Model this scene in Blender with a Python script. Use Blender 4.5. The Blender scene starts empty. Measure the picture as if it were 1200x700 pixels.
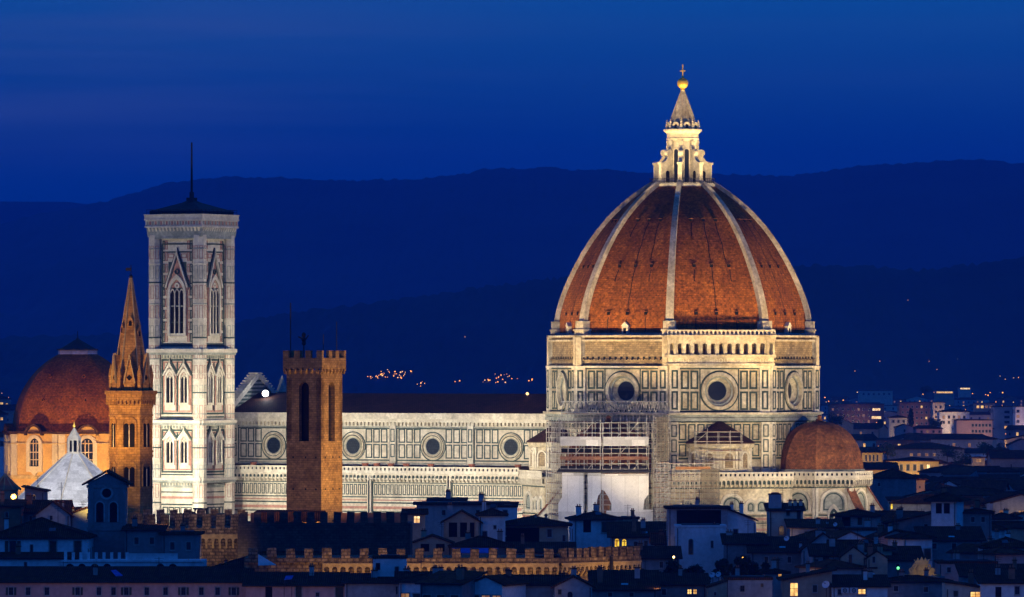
import bpy, math, random
from mathutils import Vector, Matrix
R = math.radians
scene = bpy.context.scene
COL = scene.collection
random.seed(7)

# ------------------------------------------------------------------ camera, sky, exposure
F, HOR, EYE = 7584.0, 422.0, 54.0          # focal length in photo pixels, horizon row, eye height (m)
cam = bpy.data.objects.new('camera', bpy.data.cameras.new('camera'))
COL.objects.link(cam)
cam.location = (0, 0, EYE)
cam.rotation_euler = (R(90), 0, 0)
cam.data.sensor_width = 36
cam.data.lens = F / 1200 * 36
cam.data.shift_y = (HOR - 350) / 1200
cam.data.clip_start = 1
cam.data.clip_end = 60000
scene.camera = cam

SKY_STRENGTH = 0.10
SKY_RAMP = ((0.0, (0, .022, .19)), (1.0, (.001, .035, .18)), (.028, (0, .029, .225)), (.052, (0, .040, .262)), (.0735, (.006, .100, .375)), (.15, (.004, .15, .72)), (.42, (.004, .12, .58)), (.7, (.002, .055, .27)))  # brighter band above the frame is added to light the house walls
world = bpy.data.worlds.new('World')
scene.world = world
world.use_nodes = True
nt = world.node_tree
for n in list(nt.nodes): nt.nodes.remove(n)
def wn(t, **k):
    n = nt.nodes.new(t)
    for a, b in k.items(): setattr(n, a, b)
    return n
wo = wn('ShaderNodeOutputWorld'); bg = wn('ShaderNodeBackground')
sky = wn('ShaderNodeTexSky', sky_type='NISHITA', sun_disc=False)
sky.sun_elevation = R(1.0); sky.sun_rotation = R(-55)
sky.air_density = 1.0; sky.dust_density = 0.3; sky.ozone_density = 6.0
sepg = wn('ShaderNodeTexCoord'); sz0 = wn('ShaderNodeSeparateXYZ'); nt.links.new(sepg.outputs['Generated'], sz0.inputs[0])
zr0 = wn('ShaderNodeMapRange'); zr0.inputs['From Min'].default_value = -.02; zr0.inputs['From Max'].default_value = 1.0; nt.links.new(sz0.outputs['Z'], zr0.inputs['Value'])
grad = wn('ShaderNodeValToRGB'); nt.links.new(zr0.outputs[0], grad.inputs[0])
ce = grad.color_ramp.elements
for i, (p, c) in enumerate(SKY_RAMP):
    e_ = ce[i] if i < 2 else ce.new(p)
    e_.position = p; e_.color = c + (1,)
tint = wn('ShaderNodeMix', data_type='RGBA', blend_type='ADD'); tint.inputs['Factor'].default_value = 1
nt.links.new(grad.outputs[0], tint.inputs[6]); duskt = wn('ShaderNodeMix', data_type='RGBA', blend_type='MULTIPLY'); duskt.inputs['Factor'].default_value = 1; duskt.inputs[7].default_value = (.0, .006, .035, 1)
nt.links.new(sky.outputs[0], duskt.inputs[6]); nt.links.new(duskt.outputs[2], tint.inputs[7])
tc = wn('ShaderNodeTexCoord')
mp = wn('ShaderNodeMapping'); mp.inputs['Scale'].default_value = (7, 1, 110)
nt.links.new(tc.outputs['Generated'], mp.inputs['Vector'])
cl = wn('ShaderNodeTexNoise'); cl.inputs['Scale'].default_value = 1.0; cl.inputs['Detail'].default_value = 3; cl.inputs['Roughness'].default_value = .5
nt.links.new(mp.outputs[0], cl.inputs['Vector'])
clr = wn('ShaderNodeMapRange'); clr.inputs['From Min'].default_value = .38; clr.inputs['From Max'].default_value = .72
nt.links.new(cl.outputs['Fac'], clr.inputs['Value'])
sep = wn('ShaderNodeSeparateXYZ'); nt.links.new(tc.outputs['Generated'], sep.inputs[0])
mx = wn('ShaderNodeMapRange', interpolation_type='SMOOTHSTEP'); mx.inputs['From Min'].default_value = .02; mx.inputs['From Max'].default_value = -.07
nt.links.new(sep.outputs['X'], mx.inputs['Value'])
mz = wn('ShaderNodeMapRange', interpolation_type='SMOOTHSTEP'); mz.inputs['From Min'].default_value = .024; mz.inputs['From Max'].default_value = .046
nt.links.new(sep.outputs['Z'], mz.inputs['Value'])
m1 = wn('ShaderNodeMath', operation='MULTIPLY'); nt.links.new(clr.outputs[0], m1.inputs[0]); nt.links.new(mz.outputs[0], m1.inputs[1])
m1b = wn('ShaderNodeMath', operation='MULTIPLY_ADD'); nt.links.new(mx.outputs[0], m1b.inputs[0]); m1b.inputs[1].default_value = .52; m1b.inputs[2].default_value = .12
m2 = wn('ShaderNodeMath', operation='MULTIPLY'); nt.links.new(m1.outputs[0], m2.inputs[0]); nt.links.new(m1b.outputs[0], m2.inputs[1])
cloudmix = wn('ShaderNodeMix', data_type='RGBA')
nt.links.new(m2.outputs[0], cloudmix.inputs['Factor']); nt.links.new(tint.outputs[2], cloudmix.inputs[6])
CLOUD = (.060, .115, .37, 1)
cloudmix.inputs[7].default_value = CLOUD
gain = wn('ShaderNodeMix', data_type='RGBA', blend_type='MULTIPLY'); gain.inputs['Factor'].default_value = 1; gain.inputs[7].default_value = (10, 10, 10, 1)
nt.links.new(cloudmix.outputs[2], gain.inputs[6]); nt.links.new(gain.outputs[2], bg.inputs['Color'])
bg.inputs['Strength'].default_value = SKY_STRENGTH
nt.links.new(bg.outputs[0], wo.inputs['Surface'])

scene.view_settings.view_transform = 'Standard'
scene.view_settings.look = 'None'
scene.view_settings.exposure = 0
scene.view_settings.gamma = 1
scene.render.engine = 'CYCLES'
scene.cycles.use_denoising = True
scene.cycles.max_bounces = 5
scene.cycles.diffuse_bounces = 2
scene.cycles.volume_bounces = 1
scene.cycles.transparent_max_bounces = 12
scene.cycles.sample_clamp_indirect = 4

# ------------------------------------------------------------------ floodlights
KW = 1.0
def spot(loc, tgt, kw, col, ang=70, blend=.6, size=.6):
    l = bpy.data.lights.new('floodlight', 'SPOT')
    l.energy = kw * 1000 * KW; l.color = col; l.spot_size = R(ang); l.spot_blend = blend; l.shadow_soft_size = size
    o = bpy.data.objects.new('floodlight', l); COL.objects.link(o)
    o.location = loc
    o.rotation_euler = (Vector(tgt) - Vector(loc)).to_track_quat('-Z', 'Y').to_euler()
    return o
def glow(loc, w, col, size=.25):  # point light for standing lamps and for added unseen glows
    l = bpy.data.lights.new('glow_light', 'POINT'); l.energy = w; l.color = col; l.shadow_soft_size = size
    o = bpy.data.objects.new('glow_light', l); COL.objects.link(o); o.location = loc
    return o

# ------------------------------------------------------------------ pixel row / column at a known distance -> metres
def PX(px, Y): return (px - 600) * Y / F
def PZ(py, Y): return EYE + (HOR - py) * Y / F

# ------------------------------------------------------------------ materials
MATS = {}
def M(name, c, c2=None, ns=.25, mix=1.0, rough=.85, brick=None, streak=0.0, fine=.25, emis=None, es=1.0, metal=0.0, alpha=None, bump=0.0, spec=.12):
    m = bpy.data.materials.new(name); m.use_nodes = True
    t = m.node_tree; p = t.nodes['Principled BSDF']
    L = t.links.new
    p.inputs['Roughness'].default_value = rough; p.inputs['Metallic'].default_value = metal
    p.inputs['Specular IOR Level'].default_value = spec
    co = t.nodes.new('ShaderNodeTexCoord')
    def noise(scale, detail=4, vec=None):
        n = t.nodes.new('ShaderNodeTexNoise'); n.inputs['Scale'].default_value = scale; n.inputs['Detail'].default_value = detail
        L(vec or co.outputs['Object'], n.inputs['Vector']); return n.outputs['Fac']
    def ramp(v, a, b, lo=0., hi=1.):
        r = t.nodes.new('ShaderNodeMapRange'); r.inputs['From Min'].default_value = a; r.inputs['From Max'].default_value = b
        r.inputs['To Min'].default_value = lo; r.inputs['To Max'].default_value = hi
        L(v, r.inputs['Value']); return r.outputs[0]
    def mixc(f, a, b, mode='MIX'):
        x = t.nodes.new('ShaderNodeMix'); x.data_type = 'RGBA'; x.blend_type = mode
        if isinstance(f, (int, float)): x.inputs['Factor'].default_value = f
        else: L(f, x.inputs['Factor'])
        for s, v in ((6, a), (7, b)):
            if isinstance(v, tuple): x.inputs[s].default_value = v
            else: L(v, x.inputs[s])
        return x.outputs[2]
    c4 = tuple(c) + (1,); d4 = tuple(c2 or [v * .6 for v in c]) + (1,)
    col = mixc(ramp(noise(ns, 5), .35, .68, 0, mix), c4, d4)
    if fine:
        f = ramp(noise(1.7, 3), .3, .7, 1 - fine, 1 + fine)
        g = t.nodes.new('ShaderNodeCombineColor')
        for i in range(3): L(f, g.inputs[i])
        col = mixc(1.0, col, g.outputs[0], 'MULTIPLY')
    hgt = None
    if brick:
        b = t.nodes.new('ShaderNodeTexBrick')
        uv = t.nodes.new('ShaderNodeUVMap'); L(uv.outputs[0], b.inputs['Vector'])
        b.inputs['Scale'].default_value = 1
        b.inputs['Brick Width'].default_value = brick[0]; b.inputs['Row Height'].default_value = brick[1]
        b.inputs['Mortar Size'].default_value = brick[2]; b.inputs['Mortar Smooth'].default_value = .3
        lo = brick[3] if len(brick) > 3 else .55
        b.inputs['Color1'].default_value = (1.15, 1.15, 1.15, 1); b.inputs['Color2'].default_value = (.72, .72, .72, 1); b.inputs['Mortar'].default_value = (lo, lo, lo, 1)
        col = mixc(1.0, col, b.outputs['Color'], 'MULTIPLY'); hgt = b.outputs['Fac']
    if streak:
        mpn = t.nodes.new('ShaderNodeMapping'); mpn.inputs['Scale'].default_value = (1, 1, .09); L(co.outputs['Object'], mpn.inputs['Vector'])
        s = ramp(noise(.9, 4, mpn.outputs[0]), .48, .75, 0, streak)
        col = mixc(s, col, tuple(v * .35 for v in c) + (1,))
    L(col, p.inputs['Base Color'])
    if bump:
        bn = t.nodes.new('ShaderNodeBump'); bn.inputs['Strength'].default_value = bump; bn.inputs['Distance'].default_value = .15
        L(noise(2.5, 4), bn.inputs['Height']); L(bn.outputs[0], p.inputs['Normal'])
    if emis:
        L(mixc(ramp(noise(1.1, 3), .38, .62), tuple(emis) + (1,), tuple(v * w for v, w in zip(emis, (.55, .38, .25))) + (1,)), p.inputs['Emission Color']); p.inputs['Emission Strength'].default_value = es
    if alpha is not None: p.inputs['Alpha'].default_value = alpha
    MATS[name] = m
    return m
M('marble', (.68, .62, .49), (.50, .44, .33), ns=.35, fine=.22, streak=.35)
M('marble_clean', (.69, .635, .51), (.53, .47, .36), ns=.4, fine=.15, streak=.15)
M('marble_warm', (.62, .55, .40), (.40, .33, .21), ns=.3, fine=.3, streak=.5)
M('marble_green', (.035, .055, .045), (.07, .09, .07), ns=.6)
M('marble_pink', (.48, .25, .18), (.36, .19, .14), ns=.5)
M('marble_grey', (.36, .37, .32), (.22, .24, .2), ns=.5)
M('rough_stone', (.38, .29, .17), (.22, .16, .09), ns=.5, brick=(.9, .4, .05), streak=.3)
M('dome_tile', (.40, .128, .022), (.24, .072, .016), ns=.2, fine=.5, brick=(.8, .42, .07, .6), streak=.6)
M('tribune_tile', (.30, .115, .045), (.16, .06, .028), ns=.6, fine=.4, brick=(.5, .3, .05, .6), streak=.4)
M('dark_tile', (.085, .038, .026), (.05, .026, .018), ns=.4, brick=(.5, .45, .08, .5))
M('roof_tile', (.17, .07, .03), (.09, .038, .018), ns=.5, brick=(.32, 40, .09, .35), fine=.4, bump=.6, spec=.02, rough=1)
M('roof_tile_red', (.24, .09, .04), (.14, .055, .028), ns=.5, brick=(.32, 40, .09, .35), fine=.4, bump=.6, spec=.02, rough=1)
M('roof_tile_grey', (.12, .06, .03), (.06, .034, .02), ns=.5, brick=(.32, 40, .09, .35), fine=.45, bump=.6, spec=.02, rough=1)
M('dark_stone', (.10, .08, .06), (.055, .045, .035), ns=.4, fine=.3, brick=(.9, .4, .05, .6), streak=.3)
M('lead', (.055, .052, .055), (.035, .034, .036), ns=.6, rough=.7)
M('white_roof', (.70, .70, .68), (.55, .55, .53), ns=.12, fine=.12, streak=.2, brick=(2.2, 1.3, .03, .85))
M('gilt', (.95, .60, .10), (.85, .5, .08), rough=.42, metal=.55, fine=.05)
M('dark_glass', (.012, .016, .025), (.02, .025, .035), rough=.15, fine=.05, spec=.5)
M('oculus_glass', (.022, .034, .05), (.012, .018, .026), ns=1.2, rough=.5, brick=(.55, .55, .06, .4))
M('void', (.012, .010, .009), (.006, .006, .006))
M('brown_stone', (.27, .175, .085), (.17, .105, .05), ns=.35, fine=.35, brick=(.8, .38, .06, .55), bump=.6)
M('tower_brick', (.34, .205, .085), (.21, .12, .05), ns=.5, fine=.3, brick=(.75, .35, .05, .6), bump=.5)
M('spire_brick', (.50, .27, .09), (.35, .18, .06), ns=.5, fine=.25, brick=(.8, .4, .05, .65))
M('rubble_stone', (.30, .215, .125), (.15, .105, .06), ns=.9, fine=.5, brick=(.95, .5, .1, .45), bump=1.0)
M('carved_stone', (.50, .37, .19), (.36, .26, .13), ns=.6, fine=.2)
M('ochre', (.60, .38, .14), (.50, .30, .11), ns=.3, fine=.12, streak=.15)
M('cream', (.62, .54, .42), (.50, .43, .33), ns=.2, fine=.12, streak=.3)
M('white', (.74, .74, .74), (.60, .60, .60), ns=.2, fine=.12, streak=.3)
M('grey', (.40, .40, .40), (.30, .30, .30), ns=.25, fine=.15, streak=.35)
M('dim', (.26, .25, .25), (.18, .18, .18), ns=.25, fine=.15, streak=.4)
M('pink', (.58, .36, .32), (.46, .28, .25), ns=.2, fine=.12, streak=.3)
M('tan', (.50, .36, .24), (.38, .27, .18), ns=.25, fine=.12, streak=.3)
M('yellow', (.66, .46, .16), (.55, .38, .13), ns=.25, fine=.1, streak=.25)
M('brickwall', (.30, .15, .09), (.21, .10, .065), ns=.3, fine=.2)
M('shutter', (.06, .07, .05), (.04, .05, .04))
M('frame_stone', (.38, .36, .33), (.3, .28, .26))
M('wood', (.10, .06, .035), (.07, .04, .025))
M('metal', (.30, .31, .32), (.22, .23, .24), rough=.45, metal=.6)
M('iron', (.03, .03, .032), (.02, .02, .02), rough=.6)
M('pole', (.50, .48, .42), (.36, .34, .3), rough=.5)
M('plank', (.40, .19, .075), (.24, .11, .05), ns=.8)
M('sheet', (.78, .76, .72), (.68, .66, .62), ns=.15, fine=.06, brick=(2.9, 7.5, .05, .8))
M('tarp_blue', (.08, .16, .55), (.06, .12, .45))
M('dish', (.70, .72, .75), (.6, .62, .65), rough=.5, fine=.05)
M('netting', (.24, .20, .13), (.17, .14, .09), alpha=.3)
M('clay', (.42, .16, .09), (.32, .12, .07))
M('leaf', (.045, .075, .03), (.025, .045, .018), ns=1.5)
M('leaf_dark', (.022, .036, .018), (.014, .024, .012), ns=1.5)
M('bark', (.06, .045, .03))
M('lit_window', (.5, .4, .2), emis=(1.0, .62, .18), es=1.6)
M('lit_white', (.5, .5, .4), emis=(1.0, .74, .34), es=1.9)
M('lit_yellow', (.5, .45, .1), emis=(1.0, .70, .05), es=1.5)
M('lit_dim', (.4, .3, .2), emis=(1.0, .5, .14), es=.35)
M('lamp_orange', (.5, .4, .2), emis=(1.0, .42, .05), es=4.5)
M('lamp_amber', (.5, .4, .2), emis=(1.0, .52, .07), es=1.9)
M('lamp_soft', (.5, .4, .2), emis=(1.0, .38, .05), es=3.2)
M('lamp_warm', (.5, .4, .2), emis=(1.0, .58, .22), es=3)
M('lamp_white', (.5, .5, .5), emis=(.95, .97, 1.0), es=9)
M('lamp_green', (.2, .5, .3), emis=(.15, 1.0, .35), es=2.5)
M('hill_forest', (.030, .040, .022), (.014, .02, .012), ns=.006, fine=0)
M('ground_city', (.06, .055, .045), (.03, .045, .025), ns=.01, fine=0)

# ------------------------------------------------------------------ mesh builder
class Fr:
    """a wall frame: u to the right seen from outside, z up, d outwards"""
    def __init__(s, o, a):          # a = bearing of the outward normal, degrees from 'towards the viewer', to the right
        a = R(a); s.o = Vector(o); s.U = Vector((math.cos(a), math.sin(a), 0)); s.N = Vector((math.sin(a), -math.cos(a), 0)); s.Z = Vector((0, 0, 1))
    def p(s, u, z, d=0): return s.o + s.U * u + s.Z * z + s.N * d
def dirv(a): a = R(a); return Vector((math.sin(a), -math.cos(a), 0))

class MB:
    def __init__(s, m='marble'): s.v = []; s.f = []; s.mi = []; s.m = m; s.ms = []
    def _m(s, m):
        m = m or s.m
        if m not in s.ms: s.ms.append(m)
        return s.ms.index(m)
    def poly(s, pts, m=None):
        b = len(s.v); s.v.extend(Vector(p) for p in pts); s.f.append(list(range(b, b + len(pts)))); s.mi.append(s._m(m))
    def hexa(s, b4, t4, m=None):
        b = len(s.v); s.v.extend(Vector(p) for p in list(b4) + list(t4)); k = s._m(m)
        for f in ((3, 2, 1, 0), (4, 5, 6, 7), (0, 1, 5, 4), (1, 2, 6, 5), (2, 3, 7, 6), (3, 0, 4, 7)):
            s.f.append([b + i for i in f]); s.mi.append(k)
    def box(s, x0, x1, y0, y1, z0, z1, m=None):
        s.hexa([(x0, y0, z0), (x1, y0, z0), (x1, y1, z0), (x0, y1, z0)], [(x0, y0, z1), (x1, y0, z1), (x1, y1, z1), (x0, y1, z1)], m)
    def fbox(s, fr, u0, u1, z0, z1, d0, d1, m=None):
        s.hexa([fr.p(u0, z0, d1), fr.p(u1, z0, d1), fr.p(u1, z0, d0), fr.p(u0, z0, d0)],
               [fr.p(u0, z1, d1), fr.p(u1, z1, d1), fr.p(u1, z1, d0), fr.p(u0, z1, d0)], m)
    def prism(s, xy, z0, z1, m=None, xy2=None):
        n = len(xy); b = len(s.v); t = xy2 or xy; k = s._m(m)
        s.v.extend(Vector((p[0], p[1], z0)) for p in xy); s.v.extend(Vector((p[0], p[1], z1)) for p in t)
        s.f.append([b + i for i in range(n - 1, -1, -1)]); s.mi.append(k)
        s.f.append([b + n + i for i in range(n)]); s.mi.append(k)
        for i in range(n):
            j = (i + 1) % n; s.f.append([b + i, b + j, b + n + j, b + n + i]); s.mi.append(k)
    def lathe(s, c, prof, n=12, rot=0, m=None, a0=0, a1=360):
        k = s._m(m); b = len(s.v); c = Vector(c); full = abs(a1 - a0) >= 359.9; cols = n if full else n + 1
        for r, z in prof:
            for i in range(cols):
                a = R(rot + a0 + (a1 - a0) * i / n); s.v.append(c + Vector((math.sin(a) * r, -math.cos(a) * r, z)))
        for j in range(len(prof) - 1):
            for i in range(n):
                i2 = (i + 1) % cols
                q = [b + j * cols + i, b + j * cols + i2, b + (j + 1) * cols + i2, b + (j + 1) * cols + i]
                s.f.append(q); s.mi.append(k)
        if full:
            if prof[0][0] > .001: s.f.append([b + i for i in range(n - 1, -1, -1)]); s.mi.append(k)
            if prof[-1][0] > .001: s.f.append([b + (len(prof) - 1) * cols + i for i in range(n)]); s.mi.append(k)
    def tube(s, p, q, r, n=6, m=None, r2=None):
        p = Vector(p); q = Vector(q); d = (q - p)
        if d.length < 1e-6: return
        d.normalize(); a = d.orthogonal().normalized(); e = d.cross(a); b = len(s.v); k = s._m(m); r2 = r if r2 is None else r2
        for c, rr in ((p, r), (q, r2)):
            for i in range(n):
                t = 2 * math.pi * i / n; s.v.append(c + (a * math.cos(t) + e * math.sin(t)) * rr)
        for i in range(n):
            j = (i + 1) % n; s.f.append([b + i, b + j, b + n + j, b + n + i]); s.mi.append(k)
        s.f.append([b + i for i in range(n - 1, -1, -1)]); s.mi.append(k); s.f.append([b + n + i for i in range(n)]); s.mi.append(k)
    def fpoly(s, fr, pts, d0, d1, m=None):
        """a flat outline (u, z) with thickness"""
        n = len(pts); b = len(s.v); k = s._m(m)
        s.v.extend(fr.p(u, z, d1) for u, z in pts); s.v.extend(fr.p(u, z, d0) for u, z in pts)
        s.f.append([b + i for i in range(n)]); s.mi.append(k); s.f.append([b + n + i for i in range(n - 1, -1, -1)]); s.mi.append(k)
        for i in range(n):
            j = (i + 1) % n; s.f.append([b + j, b + i, b + n + i, b + n + j]); s.mi.append(k)
    def fband(s, fr, outer, inner, d0, d1, m=None, closed=True):
        """ring between two outlines with the same point count"""
        n = len(outer); last = n if closed else n - 1
        for i in range(last):
            j = (i + 1) % n
            o1, o2, i1, i2 = outer[i], outer[j], inner[i], inner[j]
            s.hexa([fr.p(*o1, d1), fr.p(*o2, d1), fr.p(*o2, d0), fr.p(*o1, d0)], [fr.p(*i1, d1), fr.p(*i2, d1), fr.p(*i2, d0), fr.p(*i1, d0)], m)
    def fring(s, fr, u, z, r0, r1, d0, d1, n=24, m=None):
        A = [(u + r1 * math.cos(2 * math.pi * i / n), z + r1 * math.sin(2 * math.pi * i / n)) for i in range(n)]
        B = [(u + r0 * math.cos(2 * math.pi * i / n), z + r0 * math.sin(2 * math.pi * i / n)) for i in range(n)]
        s.fband(fr, A, B, d0, d1, m)
    def fdisc(s, fr, u, z, r, d0, d1, n=24, m=None):
        s.fpoly(fr, [(u + r * math.cos(2 * math.pi * i / n), z + r * math.sin(2 * math.pi * i / n)) for i in range(n)], d0, d1, m)
    def rect(s, fr, u0, u1, z0, z1, t, d0, d1, m=None):
        """a rectangular frame of strip width t"""
        s.fbox(fr, u0, u1, z0, z0 + t, d0, d1, m); s.fbox(fr, u0, u1, z1 - t, z1, d0, d1, m)
        s.fbox(fr, u0, u0 + t, z0 + t, z1 - t, d0, d1, m); s.fbox(fr, u1 - t, u1, z0 + t, z1 - t, d0, d1, m)
    def arcade(s, fr, u0, u1, n, z0, zs, z1, d0, d1, r, m=None, seg=8, k=1.0):
        """a plate pierced by n round arches"""
        w = (u1 - u0) / n
        for i in range(n):
            a = u0 + i * w; c = a + w / 2
            s.fbox(fr, a, c - r, z0, z1, d0, d1, m); s.fbox(fr, c + r, a + w, z0, z1, d0, d1, m)
            P = [(c + r * math.cos(math.pi * j / seg), zs + r * k * math.sin(math.pi * j / seg)) for j in range(seg + 1)]
            for j in range(seg):
                (xa, za), (xb, zb) = P[j], P[j + 1]
                s.poly([fr.p(xb, zb, d1), fr.p(xa, za, d1), fr.p(xa, z1, d1), fr.p(xb, z1, d1)], m)
                s.poly([fr.p(xb, zb, d0), fr.p(xb, z1, d0), fr.p(xa, z1, d0), fr.p(xa, za, d0)], m)
                s.poly([fr.p(xa, za, d1), fr.p(xb, zb, d1), fr.p(xb, zb, d0), fr.p(xa, za, d0)], m)
            s.poly([fr.p(c - r, z1, d1), fr.p(c + r, z1, d1), fr.p(c + r, z1, d0), fr.p(c - r, z1, d0)], m)
    def build(s, name, parent=None, smooth=False, loc=None):
        me = bpy.data.meshes.new(name)
        off = Vector((0, 0, 0)) if loc is None else Vector(loc)
        r = parent
        while r is not None: off = off + r.location; r = r.parent
        me.from_pydata([v - off for v in s.v], [], s.f)
        for m in s.ms: me.materials.append(MATS[m])
        me.polygons.foreach_set('material_index', s.mi)
        uvl = me.uv_layers.new(name='UVMap').data
        for p in me.polygons:
            n = p.normal
            t = Vector((0, 0, 1)).cross(n)
            if t.length < .05: t = Vector((1, 0, 0))
            t.normalize(); b = n.cross(t)
            for li in p.loop_indices:
                co = me.vertices[me.loops[li].vertex_index].co; uvl[li].uv = (co.dot(t), co.dot(b))
        if smooth: me.polygons.foreach_set('use_smooth', [True] * len(me.polygons))
        me.update()
        o = bpy.data.objects.new(name, me); COL.objects.link(o)
        if loc is not None: o.location = loc
        if parent is not None: o.parent = parent
        return o

def tag(o, label=None, cat=None, group=None, kind=None):
    if label: o['label'] = label
    if cat: o['category'] = cat
    if group: o['group'] = group
    if kind: o['kind'] = kind
    return o
def thing(name, label, cat, loc, rz=0, group=None):
    o = bpy.data.objects.new(name, None); COL.objects.link(o); o.empty_display_size = 2
    o.location = loc; o.rotation_euler = (0, 0, R(rz))
    return tag(o, label, cat, group)
def copy_tree(o, parent=None):
    kids = list(o.children)
    c = o.copy(); COL.objects.link(c)
    if parent is not None: c.parent = parent
    for k in kids: copy_tree(k, c)
    return c

def round_arch(c, r, z0, zs, n=10):
    return [(c - r, z0), (c + r, z0)] + [(c + r * math.cos(math.pi * i / n), zs + r * math.sin(math.pi * i / n)) for i in range(n + 1)]
def point_arch(c, r, z0, zs, n=6):
    P = [(c - r, z0), (c + r, z0)]
    for i in range(n + 1):
        a = R(60) * i / n; P.append((c - r + 2 * r * math.cos(a), zs + 2 * r * math.sin(a)))
    for i in range(1, n + 1):
        a = R(60) * (1 - i / n); P.append((c + r - 2 * r * math.cos(a), zs + 2 * r * math.sin(a)))
    return P
# ------------------------------------------------------------------ ground, hills, air
g = MB('ground_city'); g.poly([(-15000, -300, 0), (15000, -300, 0), (15000, 18500, 0), (-15000, 18500, 0)])
tag(g.build('ground'), kind='structure')

def interp(T, x):
    if x <= T[0][0]: return T[0][1]
    for (a, b), (c, d) in zip(T, T[1:]):
        if x <= c:
            t = (x - a) / (c - a); t = t * t * (3 - 2 * t) * .5 + t * .5
            return b + (d - b) * t
    return T[-1][1]
RIDGES = [
    ('far_hills', 17000, 14600, 18400, [(-1500, 300), (-400, 262), (-60, 243), (0, 236), (40, 236), (100, 240), (180, 250), (400, 270), (1200, 285), (2600, 290)]),
    ('mountain_ridge', 14500, 9400, 17000, [(-1600, 330), (-700, 300), (-200, 285), (0, 262), (60, 249), (120, 236), (200, 215), (240, 208.5), (270, 207), (330, 209), (420, 211.5), (480, 211), (520, 206), (570, 199), (640, 196.5), (700, 199), (760, 203), (850, 205), (905, 206), (950, 203), (1010, 195), (1070, 190), (1120, 188), (1160, 188), (1205, 191), (1400, 205), (1900, 250), (2800, 300)]),
    ('low_hills', 7500, 6250, 9300, [(-1500, 405), (-300, 400), (0, 396), (140, 392), (230, 386), (280, 377), (340, 367), (400, 360), (450, 352), (520, 343), (580, 335), (640, 328), (720, 322), (800, 320), (900, 316), (960, 309), (1000, 310), (1060, 315), (1100, 316), (1140, 311), (1200, 301), (1300, 290), (1600, 320), (2600, 360)]),
]
rr = random.Random(3)
PH = [(rr.uniform(0, 6.28), rr.uniform(0, 6.28)) for _ in range(24)]
def rough(x, y, s):
    v = 0
    for i in range(8):
        f = 2 * math.pi / (s * 1.9 ** -i); a, b = PH[i]
        v += math.sin(x * f * (1 + .13 * (i % 3)) + a + 1.3 * math.sin(y * f * .7 + b)) * .58 ** i
    return v
def crest_z(rd, x):
    name, yc, y0, y1, T = rd
    return PZ(interp(T, 600 + F * x / yc), yc)
def hill_z(rd, x, y):
    name, yc, y0, y1, T = rd
    c = crest_z(rd, x)
    if y <= y0 or y >= y1: return -3
    t = (y - y0) / (yc - y0) if y < yc else (y1 - y) / (y1 - yc)
    e = t ** 1.15 if y < yc else t * t * (3 - 2 * t)
    return -3 + (c + 3) * e + rough(x, y, 1400) * 17 * t * (1 - t) * (c / 160) + rough(x + 50, y, 260) * min(1.5, c * .006) * t
for rd in RIDGES:
    name, yc, y0, y1, T = rd
    hm = MB('hill_forest')
    half = min(yc * .42, 5400); nx = 760 if name != 'far_hills' else 160
    ys = [y0 + (yc - y0) * i / 26 for i in range(26)] + [yc + (y1 - yc) * i / 8 for i in range(9)]
    for yy in ys:
        for i in range(nx + 1):
            u = -1 + 2 * i / nx; x = half * (u * .45 + u ** 3 * .55)
            hm.v.append(Vector((x, yy, hill_z(rd, x, yy) + (rr.uniform(-1, 1) * 2.6 if yy > y0 + 200 else 0))))
    for j in range(len(ys) - 1):
        for i in range(nx):
            a = j * (nx + 1) + i; hm.f.append([a, a + 1, a + nx + 2, a + nx + 1]); hm.mi.append(hm._m(None))
    tag(hm.build(name, smooth=True), kind='structure')

hz = MB(); hz.ms = []; hz.box(-15050, 15050, -350, 18550, -4.5, 640, 'void')
haze = hz.build('haze'); tag(haze, kind='stuff')
hmat = bpy.data.materials.new('air'); hmat.use_nodes = True
ht = hmat.node_tree
for n in list(ht.nodes): ht.nodes.remove(n)
ho = ht.nodes.new('ShaderNodeOutputMaterial'); hv = ht.nodes.new('ShaderNodeVolumePrincipled')
HAZE_DENSITY = 6.3e-5
hv.inputs['Color'].default_value = (.10, .36, 1, 1); hv.inputs['Density'].default_value = HAZE_DENSITY; hv.inputs['Anisotropy'].default_value = .2
ht.links.new(hv.outputs[0], ho.inputs['Volume'])
haze.data.materials.clear(); haze.data.materials.append(hmat)

# ------------------------------------------------------------------ the cathedral
CX, CY = 36.4, 1380.0
AS, ASE, AE, ANE, AN, ANW, AW, ASW = -29.8, 15.2, 60.2, 105.2, 150.2, 195.2, 240.2, 285.2
C0 = Vector((CX, CY, 0)); dS, dE = dirv(AS), dirv(AE)
def K(w, s, z=0): p = C0 - dE * w + dS * s; return Vector((p.x, p.y, z))
cath = thing('cathedral', 'vast marble cathedral with ribbed orange octagonal dome, white lantern and long panelled nave', 'cathedral', (CX, CY, 0))
RD, INR, HS = 28.75, 26.56, 11.0

def panel(mb, fr, u0, u1, z0, z1, t=.3, d=.05, g='marble_green', inner=None):
    mb.rect(fr, u0, u1, z0, z1, t, -.02, d, g)
    if inner: mb.fbox(fr, u0 + t * 2.2, u1 - t * 2.2, z0 + t * 2.2, z1 - t * 2.2, -.02, d * .7, inner)

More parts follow.
